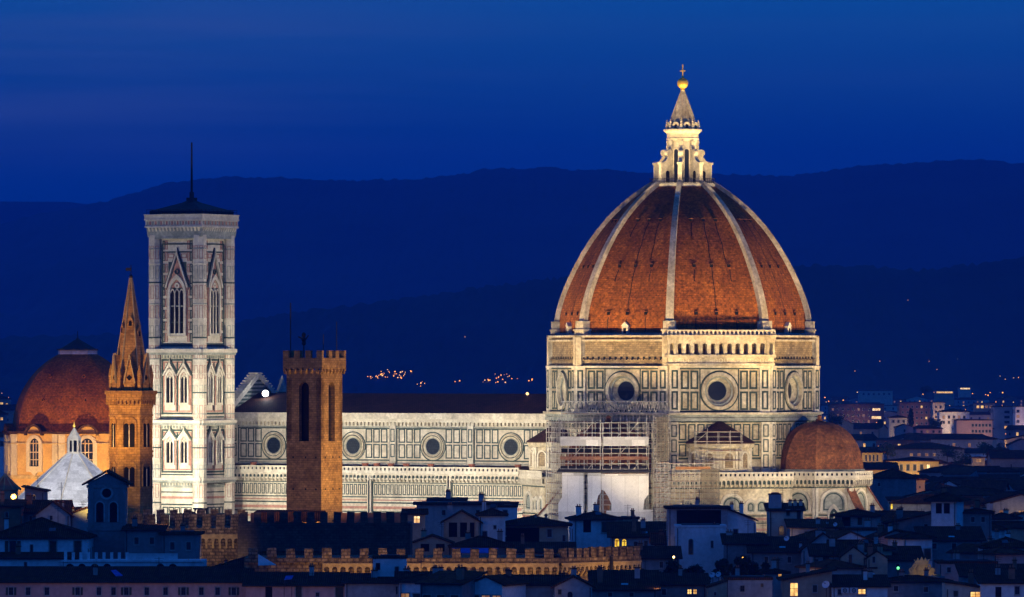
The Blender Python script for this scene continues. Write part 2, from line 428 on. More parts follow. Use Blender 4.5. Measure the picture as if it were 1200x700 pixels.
def oculus(fr, u, z, ro, ri, parent, mat='marble', glass='oculus_glass', depth=.0):
    b = MB(mat)
    n = 32
    b.fring(fr, u, z, ro * .90, ro, -.02, .42, n)
    b.fring(fr, u, z, ro * .82, ro * .88, -.02, .22, n, 'marble_green')
    # funnel splay towards the pane
    A = [(u + ro * .82 * math.cos(2 * math.pi * i / n), z + ro * .82 * math.sin(2 * math.pi * i / n)) for i in range(n)]
    Bp = [(u + ri * 1.08 * math.cos(2 * math.pi * i / n), z + ri * 1.08 * math.sin(2 * math.pi * i / n)) for i in range(n)]
    for i in range(n):
        j = (i + 1) % n
        b.poly([fr.p(*A[i], .30), fr.p(*A[j], .30), fr.p(*Bp[j], .06), fr.p(*Bp[i], .06)])
    b.fring(fr, u, z, ri, ri * 1.10, -.02, .16, n, 'marble_grey')
    o = b.build('oculus_window', parent)
    p = MB(glass); p.fdisc(fr, u, z, ri * 1.02, -.02, .05, n); p.build('pane', o)
    return o

# --- nave: clerestory and roof
W0, W1 = 20.0, 107.5
SC, SA = 10.6, 20.6
nv = MB('marble')
nv.prism([K(W1, SC), K(W0, SC), K(W0, -SC), K(W1, -SC)], 0, 41.2)
frC = Fr(K(0, SC), AS)                        # u = -w
nv.fbox(frC, -W1, -W0, 41.2, 42.5, -1.0, 1.1)
nv.fbox(frC, -W1, -W0, 40.5, 41.2, -.2, .75, 'marble_clean')
nv.fbox(frC, -W1, -W0, 39.3, 39.55, 0, .22, 'marble_grey')
x = -W1 + .3
while x < -W0 - .5:                           # corbels under the eaves
    nv.fbox(frC, x, x + .42, 39.75, 40.5, 0, .55); x += .95
BAY = 19.0
oc_w = []
def w_of(px, s):                              # how far west along the nave a photo column lies at offset s
    # 600 + F*x/y with x = CX - dE.x*w + dS.x*s, y = CY - dE.y*w + dS.y*s
    k = (px - 600) / F
    return (CX + dS.x * s - k * (CY + dS.y * s)) / (dE.x - k * dE.y)
ocs = [w_of(p, SC) for p in (599, 507.5, 414, 321)]
BAY = (ocs[3] - ocs[0]) / 3
for i, w in enumerate(ocs):
    c = -w
    for e in ((c - BAY / 2,) if i < 3 else (c - BAY / 2,)) + ((c + BAY / 2,) if i == 0 else ()):
        nv.fbox(frC, e - .75, e + .75, 31.4, 40.4, 0, .35, 'marble_clean')
        for zz in (32.9, 36.2):
            panel(nv, Fr(frC.p(0, 0, .35), AS), e - .55, e + .55, zz, zz + 2.9, .24)
        nv.fbox(frC, e - 1.02, e - .75, 31.4, 40.4, 0, .1, 'marble_green'); nv.fbox(frC, e + .75, e + 1.02, 31.4, 40.4, 0, .1, 'marble_green')
    for sgn in (-1, 1):
        for k in range(3):
            ua = c + sgn * (3.15 + k * 1.93); ub = ua + sgn * 1.65
            lo, hi = min(ua, ub), max(ua, ub)
            if hi > -W0 - 1: continue
            for zz in (32.7, 36.05):
                panel(nv, frC, lo, hi, zz, zz + 3.05, .27, .06, 'marble_green')
    nv.fring(frC, c, 35.3, 2.95, 3.18, -.02, .1, 28, 'marble_green')
nv.fbox(frC, -W1, -W0, 39.0, 39.25, 0, .16, 'marble_green')
nv.fbox(frC, -W1, -W0, 32.1, 32.4, 0, .16, 'marble_green')
nv.fbox(frC, -W1, -W0, 31.5, 31.75, 0, .2, 'marble_grey')
nave = nv.build('nave', cath)
for w in ocs: oculus(frC, -w, 35.3, 2.75, 1.72, cath, 'marble_warm')
rf = MB('dark_tile')
e0, e1 = SC + 1.0, -SC - 1.0
rf.poly([K(W1, e0, 42.52), K(W0, e0, 42.52), K(W0, 0, 46.7), K(W1, 0, 46.7)])
rf.poly([K(W0, e1, 42.52), K(W1, e1, 42.52), K(W1, 0, 46.7), K(W0, 0, 46.7)])
rf.poly([K(W1, e1, 42.52), K(W0, e1, 42.52), K(W0, e0, 42.52), K(W1, e0, 42.52)])
rf.build('nave_roof', cath)

# --- aisle with its gallery
al = MB('marble')
al.prism([K(W1, SA), K(W0, SA), K(W0, -SA), K(W1, -SA)], 0, 29.9)
frA = Fr(K(0, SA), AS)
al.fbox(frA, -W1, -W0, 28.35, 28.6, 0, .7, 'marble_clean')
al.fbox(frA, -W1, -W0, 27.5, 27.7, 0, .3, 'marble_green')
for z0, z1, m in ((24.35, 24.6, 'marble_green'), (23.7, 23.95, 'marble_pink'), (23.1, 23.4, 'marble_green'), (21.9, 22.5, 'marble_pink'), (21.2, 21.45, 'marble_green'), (20.0, 20.5, 'marble_pink'), (18.6, 18.9, 'marble_green'), (16, 16.6, 'marble_pink'), (13, 13.4, 'marble_green')):
    al.fbox(frA, -W1, -W0, z0, z1, 0, .09, m)
u = -W1 + .3
while u < -W0 - .5:                           # tall green panels in a row
    al.rect(frA, u, u + .78, 24.95, 27.25, .2, -.02, .06, 'marble_green'); u += 1.02
for px in (342, 434, 527, 618):
    w = w_of(px, SA); al.fbox(frA, -w - .45, -w + .45, 6, 29.6, 0, .6, 'marble_clean'); al.fbox(frA, -w - .14, -w + .14, 6, 29.8, .6, .78, 'iron')
    al.fbox(frA, -w - .75, -w - .45, 6, 28.3, 0, .12, 'marble_green'); al.fbox(frA, -w + .45, -w + .75, 6, 28.3, 0, .12, 'marble_green')
al.build('aisle', cath)
def corbel_table(fr, u0, u1, zb, d, parent, mat='marble', h=1.25, step=.98, name='corbel_table'):
    b = MB(mat); n = max(1, int(round((u1 - u0) / step)))
    b.arcade(fr, u0, u1, n, zb, zb + h * .55, zb + h, d - .32, d, (u1 - u0) / n * .37, None, 6)
    for i in range(n + 1):
        u = u0 + (u1 - u0) * i / n; u = min(max(u, u0 + .15), u1 - .15)
        b.hexa([fr.p(u - .13, zb - .55, .1), fr.p(u + .13, zb - .55, .1), fr.p(u + .13, zb - .55, -.05), fr.p(u - .13, zb - .55, -.05)],
               [fr.p(u - .13, zb + .01, d - .05), fr.p(u + .13, zb + .01, d - .05), fr.p(u + .13, zb + .01, -.05), fr.p(u - .13, zb + .01, -.05)])
    b.fbox(fr, u0, u1, zb + h, zb + h + .2, -.05, d + .15)
    b.fbox(fr, u0 + .4, u1 - .4, zb + .15, zb + h - .02, d - .6, d - .36, 'marble_green')  # green inlay backing, dark to stand in for shade behind the arches
    return b.build(name, parent)
def gallery(fr, u0, u1, zb, d, parent, mat='marble_clean', h=1.35, step=1.02, name='gallery'):
    b = MB(mat); n = max(1, int(round((u1 - u0) / step)))
    b.fbox(fr, u0, u1, zb, zb + h * .36, d - .3, d); b.fbox(fr, u0, u1, zb + h * .76, zb + h, d - .35, d + .05)
    for i in range(n + 1):
        u = u0 + (u1 - u0) * i / n; a, c = max(u0, u - .3), min(u1, u + .3)
        b.fbox(fr, a, c, zb + h * .36, zb + h * .76, d - .25, d - .02)
    b.fbox(fr, u0, u1, zb - .25, zb, -.1, d + .1)
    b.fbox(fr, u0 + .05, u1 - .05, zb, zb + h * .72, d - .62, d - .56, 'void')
    return b.build(name, parent)
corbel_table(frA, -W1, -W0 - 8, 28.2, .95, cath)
gallery(frA, -W1, -W0 - 8, 29.75, .95, cath)
rf = MB('dark_tile')
rf.poly([K(W1, SA + .3, 29.95), K(W0, SA + .3, 29.95), K(W0, SC, 31.2), K(W1, SC, 31.2)])
rf.build('aisle_roof', cath)
rv = random.Random(5)
for px in (297, 428, 441.5, 458, 476, 505, 553, 607):
    w = w_of(px, SA - 3.2); p = K(w, SA - 3.2, 30.5)
    b = MB('clay'); b.lathe(p, [(.3, 0), (.5, .1), (.75, .75), (.62, .95), (.8, 1.05), (.8, 1.2), (.55, 1.15)], 10)
    b.build('urn', cath)

# --- west front seen over the roof
wf = MB('marble_grey')
frW = Fr(K(W1 + 1.2, 0), AW)
wf.fpoly(frW, [(-11.3, 8), (11.3, 8), (11.3, 43.0), (0, 50.4), (-11.3, 43.0)], -2.0, 0)
frWe = Fr(K(W1 - .8, 0), AE)                  # its back, towards the roof
for k in range(9):
    zz = 42.6 + k * .82; hw_ = 11.3 * (1 - (zz + .5 - 43.0) / 7.4); wf.fbox(frWe, -min(hw_, 11.2), min(hw_, 11.2), zz, zz + .42, -.05, .06, 'marble_green')
for sgn in (-1, 1):
    for k in range(13):
        t = (k + .3) / 13.2; uu = sgn * 11.3 * (1 - t); zz = 43.0 + 7.4 * t
        wf.fbox(frWe, uu - .28, uu + .28, zz, zz + 1.05, -1.6, .3, 'marble_clean'); wf.fbox(frWe, uu - .4, uu + .4, zz + 1.0, zz + 1.3, -1.75, .45, 'marble_clean')
    L = [(sgn * 11.9, 42.4), (sgn * 11.9, 43.2), (0, 51.0), (0, 50.2)]
    wf.fpoly(frWe, L if sgn < 0 else L[::-1], -.1, .35, 'marble_clean')
wf.fpoly(frW, [(-21.5, 5), (-11.3, 5), (-11.3, 32), (-21.5, 32)], -2.0, -.1); wf.fpoly(frW, [(11.3, 5), (21.5, 5), (21.5, 32), (11.3, 32)], -2.0, -.1)
for sgn in (-1, 1):
    frb = Fr(K(W1 + .2, 0), AS)
    q = K(W1 + .2, sgn * 11.6, 0); wf.box(q.x - 1.3, q.x + 1.3, q.y - 1.3, q.y + 1.3, 20, 47.2, 'marble_clean'); wf.lathe((q.x, q.y, 47.2), [(1.5, 0), (1.2, .5), (.15, 3.3), (0, 3.4)], 6)
    fr_ = Fr((q.x, q.y - 1.3, 0), 0)
    for zz in (41.5, 43.4, 45.3): panel(wf, fr_, -1.0, 1.0, zz, zz + 1.6, .22)
wf.build('west_front', cath)

# --- octagon below the drum, and drum
def octpts(r, cx=CX, cy=CY, a0=-7.3): return [(cx + math.sin(R(a0 + 45 * k)) * r, cy - math.cos(R(a0 + 45 * k)) * r) for k in range(8)]
def face(a, inr=INR, c=C0): return Fr(c + dirv(a) * inr, a)
FACES = [AS, ASE, AE, ANE, AN, ANW, AW, ASW]
lo = MB('marble_warm')
lo.prism(octpts(RD), 0, 42.0)
for a in FACES:
    fr = face(a)
    for z in (33.2, 36.6, 40.9): lo.fbox(fr, -HS, HS, z, z + .4, 0, .14, 'marble_green')
    for k in range(-5, 6):
        if abs(k) == 0: continue
        u = k * 2.0
        for z0, z1 in ((33.8, 36.4), (37.2, 40.6)): panel(lo, fr, u - .8, u + .8, z0, z1, .28)
    for sgn in (-1, 1):
        a0 = (HS - 1.9) * sgn
        lo.fbox(fr, min(a0, HS * sgn), max(a0, HS * sgn), 30.5, 41.0, 0, .6, 'marble')
        for z0, z1 in ((31.4, 34.2), (34.7, 37.4), (37.9, 40.5)): panel(lo, Fr(fr.p(0, 0, .6), a), min(a0, HS * sgn) + .35, max(a0, HS * sgn) - .35, z0, z1, .24)
    lo.fbox(fr, -HS - .2, HS + .2, 41.2, 41.9, 0, .9, 'marble_grey')
lo.build('octagon', cath)
dr = MB('marble_warm')
dr.prism(octpts(RD + .9), 42.0, 42.55, 'marble_grey'); dr.prism(octpts(RD + 1.3), 42.55, 43.0, 'marble_warm')
dr.prism(octpts(RD - 3.6), 43.0, 52.7, 'marble_grey')
dr.prism(octpts(RD - .35), 52.7, 59.2, 'rough_stone')
HOLE = 3.3
for a in FACES:
    fr = face(a); n = 40
    P = [(HOLE * math.cos(2 * math.pi * (i + .5) / n), HOLE * math.sin(2 * math.pi * (i + .5) / n)) for i in range(n)]
    def edge(x, z):
        s_ = min(HS / abs(x) if abs(x) > 1e-6 else 1e9, (52.7 - 47.5) / z if z > 1e-6 else 1e9, (43.0 - 47.5) / z if z < -1e-6 else 1e9); return (x * s_, z * s_)
    for i in range(n):
        j = (i + 1) % n; (xa, za), (xb, zb) = P[i], P[j]; A, B2 = edge(xa, za), edge(xb, zb)
        mid = []
        for cxn, czn in ((HS, 5.2), (-HS, 5.2), (-HS, -4.5), (HS, -4.5)):
            if abs(A[0] - B2[0]) > 1e-4 and abs(A[1] - B2[1]) > 1e-4 and min(A[0], B2[0]) - 1e-6 <= cxn <= max(A[0], B2[0]) + 1e-6 and min(A[1], B2[1]) - 1e-6 <= czn <= max(A[1], B2[1]) + 1e-6: mid = [(cxn, czn)]
        dr.poly([fr.p(x_, 47.5 + z_, 0) for x_, z_ in [(xa, za), A] + mid + [B2, (xb, zb)]])
    for sgn in (-1, 1):
        a0, a1 = sgn * 8.75, sgn * HS
        l, h = min(a0, a1), max(a0, a1)
        dr.fbox(fr, l, h, 43.0, 52.4, 0, .55, 'marble')
        f2 = Fr(fr.p(0, 0, .55), a)
        for z0, z1 in ((43.6, 47.5), (48.0, 51.9)): panel(dr, f2, l + .42, h - .42, z0, z1, .38, .06, 'marble_green')
        for k in range(2):
            ua = sgn * (4.55 + k * 2.05); ub = ua + sgn * 1.75
            for z0, z1 in ((43.5, 47.4), (47.9, 51.8)): panel(dr, fr, min(ua, ub), max(ua, ub), z0, z1, .4, .06, 'marble_green')
        dr.fbox(fr, min(sgn * 4.1, sgn * 4.35), max(sgn * 4.1, sgn * 4.35), 43.2, 52.2, 0, .07, 'marble_green')
    for z0 in (43.1, 52.05): dr.fbox(fr, -8.7, 8.7, z0, z0 + .26, 0, .08, 'marble_green')
    dr.fbox(fr, -HS, HS, 52.35, 52.75, 0, .7, 'marble')
    if a != ASE:
        u = -10.2
        while u < 10.2:
            dr.fbox(fr, u, u + .55, 54.0, 54.7, -.5, -.28, 'void'); dr.fbox(fr, u + .55, u + 1.0, 53.9, 54.2, -.4, .15, 'rough_stone'); u += 1.35
        dr.fbox(fr, -HS, HS, 57.9, 58.3, -.4, .25, 'marble_warm')
        dr.fbox(fr, -HS, HS, 58.8, 59.2, -.4, .45, 'marble_warm')
    for sgn in (-1, 1):
        dr.fbox(fr, min(sgn * 9.7, sgn * HS), max(sgn * 9.7, sgn * HS), 52.75, 59.2, -.4, .45, 'marble_warm')
drum = dr.build('drum', cath)
for a in FACES:
    fr = face(a); n = 36; ob = MB('marble_warm')
    ob.fring(fr, 0, 47.5, 3.25, 3.95, -.02, .4, n); ob.fring(fr, 0, 47.5, 2.75, 3.26, -.6, -.3, n, 'marble_grey')
    st = [(3.27, .38, None), (3.05, -.5, None), (2.97, -.55, 'marble_green'), (2.3, -1.3, None), (2.12, -1.5, None)]
    for (ra_, da_, _), (rb_, db_, m_) in zip(st, st[1:]):
        for i in range(n):
            t0, t1 = 2 * math.pi * i / n, 2 * math.pi * (i + 1) / n
            q = lambda r_, t_, d_: fr.p(r_ * math.cos(t_), 47.5 + r_ * math.sin(t_), d_)
            ob.poly([q(ra_, t0, da_), q(ra_, t1, da_), q(rb_, t1, db_), q(rb_, t0, db_)], m_)
    ob.fring(fr, 0, 47.5, 2.0, 2.3, -1.7, -1.45, n, 'marble_grey')
    o = ob.build('oculus_window', cath)
    b = MB('dark_glass'); b.fdisc(fr, 0, 47.5, 2.1, -1.75, -1.55, n); b.build('pane', o)
    b = MB('marble_green'); b.fring(face(a), 0, 47.5, 3.98, 4.3, -.02, .09, 36); b.build('outer_ring', o)
# finished loggia on the south-east side only
fr = face(ASE)
lg = MB('marble_warm')
lg.fbox(fr, -HS - .7, HS + .7, 52.78, 53.3, -.3, 1.5); lg.fbox(fr, -HS - .5, HS + .5, 53.3, 54.5, -.3, 1.1, 'marble_warm'); lg.fbox(fr, -HS - .9, HS + .9, 54.5, 55.1, -.3, 1.9)
for k in range(-9, 10):
    lg.fring(fr, k * 1.12, 53.9, .3, .45, 1.08, 1.2, 10, 'marble')
lg.arcade(fr, -9.9, 9.9, 11, 55.1, 57.0, 58.2, .9, 1.5, .5, 'marble_warm')
for sgn in (-1, 1):
    l, h = min(sgn * 9.9, sgn * 11.7), max(sgn * 9.9, sgn * 11.7)
    lg.arcade(fr, l, h, 1, 55.1, 57.1, 58.2, .9, 1.7, .42, 'marble_warm')
lg.fbox(fr, -11.6, 11.6, 55.1, 58.2, -.3, -.1, 'marble_warm')
lg.fbox(fr, -11.9, 11.9, 58.2, 58.9, -.3, 1.75); lg.fbox(fr, -12.1, 12.1, 58.9, 59.25, -.3, 2.0)
lg.arcade(fr, -11.8, 11.8, 26, 59.25, 59.75, 60.3, 1.5, 1.75, .3, 'marble', 4)
loggia = lg.build('loggia', cath)
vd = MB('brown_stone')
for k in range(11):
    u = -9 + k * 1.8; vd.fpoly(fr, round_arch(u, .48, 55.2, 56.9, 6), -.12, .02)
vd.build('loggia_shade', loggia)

# --- the dome
ZB, ZT = 59.2, 91.4
RB = 27.2
def drad(z): h = z - ZB; return 26.84 + .0865 * h - .04131 * h ** 2 + .0014577 * h ** 3 - .0000271 * h ** 4 - .0247 * max(0, 3 - h)
dm = MB('dome_tile')
NZ = 26
zs = [ZB + (ZT - ZB) * (1 - (1 - i / NZ) ** 1.25) for i in range(NZ + 1)]
for i in range(NZ):
    p, q = octpts(drad(zs[i])), octpts(drad(zs[i + 1]))
    for k in range(8):
        j = (k + 1) % 8
        dm.poly([(*p[k], zs[i]), (*p[j], zs[i]), (*q[j], zs[i + 1]), (*q[k], zs[i + 1])])
dm.prism(octpts(RB + .45), ZB - .05, ZB + .5, 'marble_grey')
for a in FACES:                                # dark rain streaks under the openings
    for (za, zb, ks) in ((74.0, 64.3, (0,)), (83.0, 75.0, (0, .9)), (63.0, 60.0, (-1, 0, 1)), (73.0, 70.5, (-1, 1)), (83.0, 80.0, (-1,))):
        for k in ks:
            n_ = 5
            for i in range(n_):
                z0_, z1_ = za + (zb - za) * i / n_, za + (zb - za) * (i + 1) / n_
                q = []
                for z_, s_ in ((z1_, -1), (z1_, 1), (z0_, 1), (z0_, -1)):
                    f_ = Fr(C0 + dirv(a) * (drad(z_) * math.cos(R(22.5)) + .04), a); q.append(f_.p(k * drad(z_) * math.sin(R(22.5)) * .44 + s_ * .11 + .12 * math.sin(z_ * 1.3), z_))
                dm.poly(q, 'dark_tile')
dome = dm.build('dome', cath)
for k in range(8):
    rb = MB('marble_warm'); a = -7.3 + 45 * k; d = dirv(a); t = Vector((d.y, -d.x, 0)) * -1
    zz = [z for z in zs if z > ZB + 1.9]; zz = [ZB + 1.6] + zz
    for i in range(len(zz) - 1):
        z0, z1 = zz[i], zz[i + 1]
        def ring(z):
            f = (z - ZB) / (ZT - ZB); hw = .86 - .36 * f; r = drad(z)
            h = z - ZB; sl_ = max(0, -.0865 + .08262 * h - .004373 * h * h + .0001084 * h ** 3); nx = 1 / math.sqrt(1 + sl_ * sl_); nz = sl_ * nx
            c = C0 + d * r + Vector((0, 0, z)); N = d * nx + Vector((0, 0, nz))
            return [c - t * hw + N * .75, c + t * hw + N * .75, c + t * hw - N * .8, c - t * hw - N * .8]
        rb.hexa(ring(z0), ring(z1))
    c = C0 + d * (RB + .1)
    f = Fr(c, a)
    rb.fbox(f, -1.5, 1.5, ZB - 4.6, ZB + .9, -1.6, .9); rb.fbox(f, -1.7, 1.7, ZB + .9, ZB + 1.3, -1.8, 1.1); rb.fbox(f, -1.3, 1.3, ZB + 1.3, ZB + 3.0, -1.8, .8)
    rb.build('rib', dome)
for a in FACES:
    for py, n in ((257, 3), (311, 3), (367, 3)):
        z = PZ(py, CY - 24); r = drad(z) * math.cos(R(22.5)); f = Fr(C0 + dirv(a) * r, a)
        half = drad(z) * math.sin(R(22.5))
        for k in (-1, 0, 1):
            u = k * half * .44
            b = MB('void'); b.fbox(f, u - .34, u + .34, z - .36, z + .26, -.8, .2); b.fbox(f, u - .42, u + .42, z + .26, z + .4, -.8, .45, 'tribune_tile')
            b.build('dome_vent', dome)
    if a != ASE:
        f = Fr(C0 + dirv(a) * (RB * math.cos(R(22.5))), a); b = MB('marble_clean')
        b.fbox(f, -.7, .7, ZB + .3, ZB + 1.9, -1.2, .5); b.fpoly(f, [(-.95, ZB + 1.9), (.95, ZB + 1.9), (0, ZB + 2.8)], -1.2, .6); b.fbox(f, -.35, .35, ZB + .4, ZB + 1.5, .3, .53, 'void')
        b.build('dormer', dome)

# --- lantern
ln = MB('marble')
ln.prism(octpts(7.2), ZT - .5, ZT, 'marble'); ln.prism(octpts(6.9), ZT, ZT + .25, 'marble_clean')
ln.lathe((CX, CY, 0), [(3.1, ZT), (3.1, 101.0)], 8, -7.3)
ln.lathe((CX, CY, 0), [(3.3, 100.6), (3.5, 101.2), (3.35, 101.4), (3.4, 102.2), (4.1, 102.8), (4.1, 103.15), (0, 103.2)], 8, -7.3)
ln.lathe((CX, CY, 0), [(3.4, 103.1), (3.1, 104.0), (2.8, 104.2)], 16, -7.3, 'lead')
lantern = ln.build('lantern', cath)
rl = MB('marble_clean')
for k in range(8):
    p, q = octpts(7.0)[k], octpts(7.0)[(k + 1) % 8]
    for zz in (ZT + .5, ZT + 1.2): rl.tube((*p, zz), (*q, zz), .06, 4, 'iron')
    for i in range(7): rl.tube((p[0] + (q[0] - p[0]) * i / 6, p[1] + (q[1] - p[1]) * i / 6, ZT + .2), (p[0] + (q[0] - p[0]) * i / 6, p[1] + (q[1] - p[1]) * i / 6, ZT + 1.3), .05, 4, 'iron')
rl.build('railing', lantern)
for k in range(8):
    a = -7.3 + 45 * k; d = dirv(a); f = Fr(C0 + d * 3.0, a)
    b = MB('marble')
    side = Fr(C0, a - 90)                     # its U runs outwards along d
    pts = [(2.9, ZT + .2), (6.2, ZT + .2), (6.2, ZT + 4.2), (5.9, ZT + 4.7), (5.1, ZT + 4.9), (4.5, ZT + 5.6), (4.2, ZT + 6.7), (3.8, ZT + 7.3), (2.9, ZT + 7.4)]
    b.fpoly(side, pts, -.42, .42)
    b.fbox(side, 5.5, 6.45, ZT + 4.2, ZT + 4.6, -.6, .6); b.fbox(side, 5.6, 6.35, ZT + .2, ZT + .9, -.55, .55)
    b.fring(side, 4.0, ZT + 6.7, .25, .75, -.5, .5, 12)
    b.fpoly(side, round_arch(4.45, .48, ZT + .3, ZT + 2.4, 6), -.44, .44, 'void')
    b.build('buttress', lantern)
    b = MB('marble'); b.fbox(f, -.38, .38, ZT, 100.6, -.1, .38); b.fbox(f, -.5, .5, 98.9, 99.6, -.1, .5); b.fbox(f, -.5, .5, 100.3, 100.7, -.1, .5); b.build('pilaster', lantern)
    f2 = Fr(C0 + dirv(a + 22.5) * (3.1 * math.cos(R(22.5))), a + 22.5)
    b = MB('marble_clean'); o_ = round_arch(0, .72, ZT + .3, 98.5, 8); i_ = round_arch(0, .5, ZT + .35, 98.4, 8); b.fband(f2, o_, i_, -.1, .15)
    wo_ = b.build('lantern_window', lantern)
    b = MB('dark_glass'); b.fpoly(f2, i_, -.1, .03); b.build('pane', wo_)
    # crown: shell niche and pinnacle
    b = MB('marble'); f3 = Fr(C0 + dirv(a + 22.5) * 3.05, a + 22.5)
    b.fring(f3, 0, 103.9, .35, .8, -.25, .12, 12); b.fbox(f3, -1.1, 1.1, 103.15, 103.6, -.2, .15); b.build('shell_niche', lantern)
    b = MB('marble'); c = C0 + d * 3.35; b.lathe((c.x, c.y, 103.15), [(.36, 0), (.36, .7), (.18, .8), (.3, 1.1), (.14, 1.35), (.24, 1.6), (.08, 1.85), (.14, 2.0), (0, 2.15)], 8); b.build('pinnacle', lantern)
b = MB('marble_warm'); b.lathe((CX, CY, 0), [(2.75, 103.2), (2.5, 105.2), (.42, 111.2), (.5, 111.5)], 16, -7.3)
for k in range(8):
    d = dirv(-7.3 + 45 * k); b.tube(C0 + d * 2.5 + Vector((0, 0, 105.4)), C0 + d * .42 + Vector((0, 0, 111.3)), .16, 5, None, .08)
b.build('cone', lantern)
b = MB('gilt'); prof = [(.45, 111.4), (.5, 111.7), (.35, 111.8)] + [(1.2 * math.sin(R(18 + 9 * i)) if i < 18 else .12, 113.0 - 1.2 * math.cos(R(18 + 9 * i))) for i in range(19)]
b.lathe((CX, CY, 0), prof, 20); b.build('gilt_ball', lantern, smooth=True)
b = MB('gilt'); b.tube((CX, CY, 114.1), (CX, CY, 117.0), .13, 6); f = Fr((CX, CY, 0), AS); b.fbox(f, -.62, .62, 115.5, 115.75, -.11, .11); b.lathe((CX, CY, 114.1), [(.3, 0), (.15, .5), (.13, .6)], 8); b.build('cross', lantern)

# --- tribunes, sacristy blocks, exedrae
ZG = 29.4                                      # gallery floor
def blind_arch(mb, fr, u, r, zs, zb, d=.34, mat='marble_clean', fill='marble_grey', t=.55):
    o_ = round_arch(u, r + t, zb, zs, 12); i_ = round_arch(u, r, zb, zs, 12)
    mb.fband(fr, o_[2:], i_[2:], -.02, d, mat, closed=False)
    mb.fbox(fr, u - r - t, u - r, zb, zs, -.02, d, mat); mb.fbox(fr, u + r, u + r + t, zb, zs, -.02, d, mat)
    mb.fpoly(fr, i_, -.02, .03, fill)
    mb.fband(fr, round_arch(u, r - .25, zb + .3, zs, 10), round_arch(u, r - .5, zb + .5, zs, 10), -.01, .07, 'marble_green')
def bands(mb, fr, u0, u1):
    for z0, z1, m in ((21.4, 21.65, 'marble_green'), (20.6, 21.1, 'marble_pink'), (19.9, 20.15, 'marble_green'), (18.4, 18.9, 'marble_pink'), (17.6, 17.9, 'marble_green'), (15.8, 16.3, 'marble_pink'), (14, 14.3, 'marble_green')):
        mb.fbox(fr, u0, u1, z0, z1, 0, .09, m)
RT = 10.3
def tribune(a, label=None):
    c = C0 + dirv(a) * 32.7
    b = MB('marble_warm'); b.prism(octpts(RT, c.x, c.y), 0, ZG)
    b.prism(octpts(9.55, c.x, c.y), ZG, 30.9, 'marble_warm')
    tb = b.build('tribune', cath)
    inr = RT * math.cos(R(22.5)); hs = RT * math.sin(R(22.5))
    for da in (-90, -45, 0, 45, 90):
        f = Fr(c + dirv(a + da) * inr, a + da)
        w = MB('marble')
        w.fbox(f, -hs, hs, 21.9, 22.3, 0, .3, 'marble'); w.fbox(f, -hs, hs, 27.2, 27.5, 0, .2, 'marble_green')
        bands(w, f, -hs, hs)
        for s_ in (-1, 1): w.fbox(f, min(s_ * (hs - .55), s_ * hs), max(s_ * (hs - .55), s_ * hs), 10, 27.2, 0, .32, 'marble_clean')
        blind_arch(w, f, 0, 2.45, 24.0, 22.3)
        w.fpoly(f, point_arch(0, 1.35, 14, 21.5), -.02, .3, 'marble_clean'); w.fpoly(f, point_arch(0, .95, 14.3, 21.3), -.02, .34, 'marble_green')
        w.fbox(f, -.12, .12, 14.3, 22.2, .3, .42, 'marble_clean')
        w.build('wall_panelling', tb)
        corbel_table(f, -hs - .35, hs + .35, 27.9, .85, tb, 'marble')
        gallery(f, -hs - .35, hs + .35, 29.3, .85, tb)
        # sloping spur buttress at the corner
    r0, H0 = 9.3, 10.2
    d_ = MB('tribune_tile')
    n = 12; zz = [(30.9 + H0 * math.sin(R(90) * i / n), r0 * math.cos(R(90) * i / n) ** .9 if i < n else .55) for i in range(n + 1)]
    for i in range(n):
        p, q = octpts(zz[i][1], c.x, c.y), octpts(zz[i + 1][1], c.x, c.y)
        for k in range(8):
            j = (k + 1) % 8; d_.poly([(*p[k], zz[i][0]), (*p[j], zz[i][0]), (*q[j], zz[i + 1][0]), (*q[k], zz[i + 1][0])])
    td = d_.build('tribune_dome', tb)
    b = MB('marble_grey'); b.prism(octpts(9.6, c.x, c.y), 30.6, 31.05, 'marble_grey'); b.build('dome_base', td)
    b = MB('tribune_tile'); b.lathe((c.x, c.y, 41.0), [(.75, 0), (.75, .5), (.4, .6), (.55, 1.0), (.3, 1.4), (0, 1.5)], 10); b.build('finial', td)
    return c, tb
cE, trE = tribune(AE); cS, trS = tribune(AS); cN, trN = tribune(AN)
def spur(c, a, r0, r1, z0, z1, par, hw=.8):
    s = Fr(c, a - 90); b = MB('marble')
    b.fpoly(s, [(r0, 2), (r1, 2), (r1, z1), (r1 - 2.2, z1 + .3), (r0, z0)], -hw, hw)
    b.fpoly(s, [(r0, z0 + .05), (r1 - 2.2, z1 + .35), (r1 - 2.2, z1 + .75), (r0, z0 + .5)], -hw - .25, hw + .25, 'tribune_tile')
    f = Fr(c + dirv(a) * r1, a)
    panel(b, f, -hw + .15, hw - .15, z1 - 3.2, z1 - .4, .2)
    b.fbox(s, r1 - 2.4, r1 + .25, z1 + .02, z1 + .5, -hw - .3, hw + .3, 'marble_clean')
    b.build('spur_buttress', par)
spur(cE, AE + 22.5, 10.1, 17.2, 27.2, 19.4, trE)
spur(cE, AE - 22.5, 10.1, 18, 26.6, 18.5, trE)
spur(cS, AS - 45 - 22.5, 10.1, 20, 26.6, 17.5, trS)

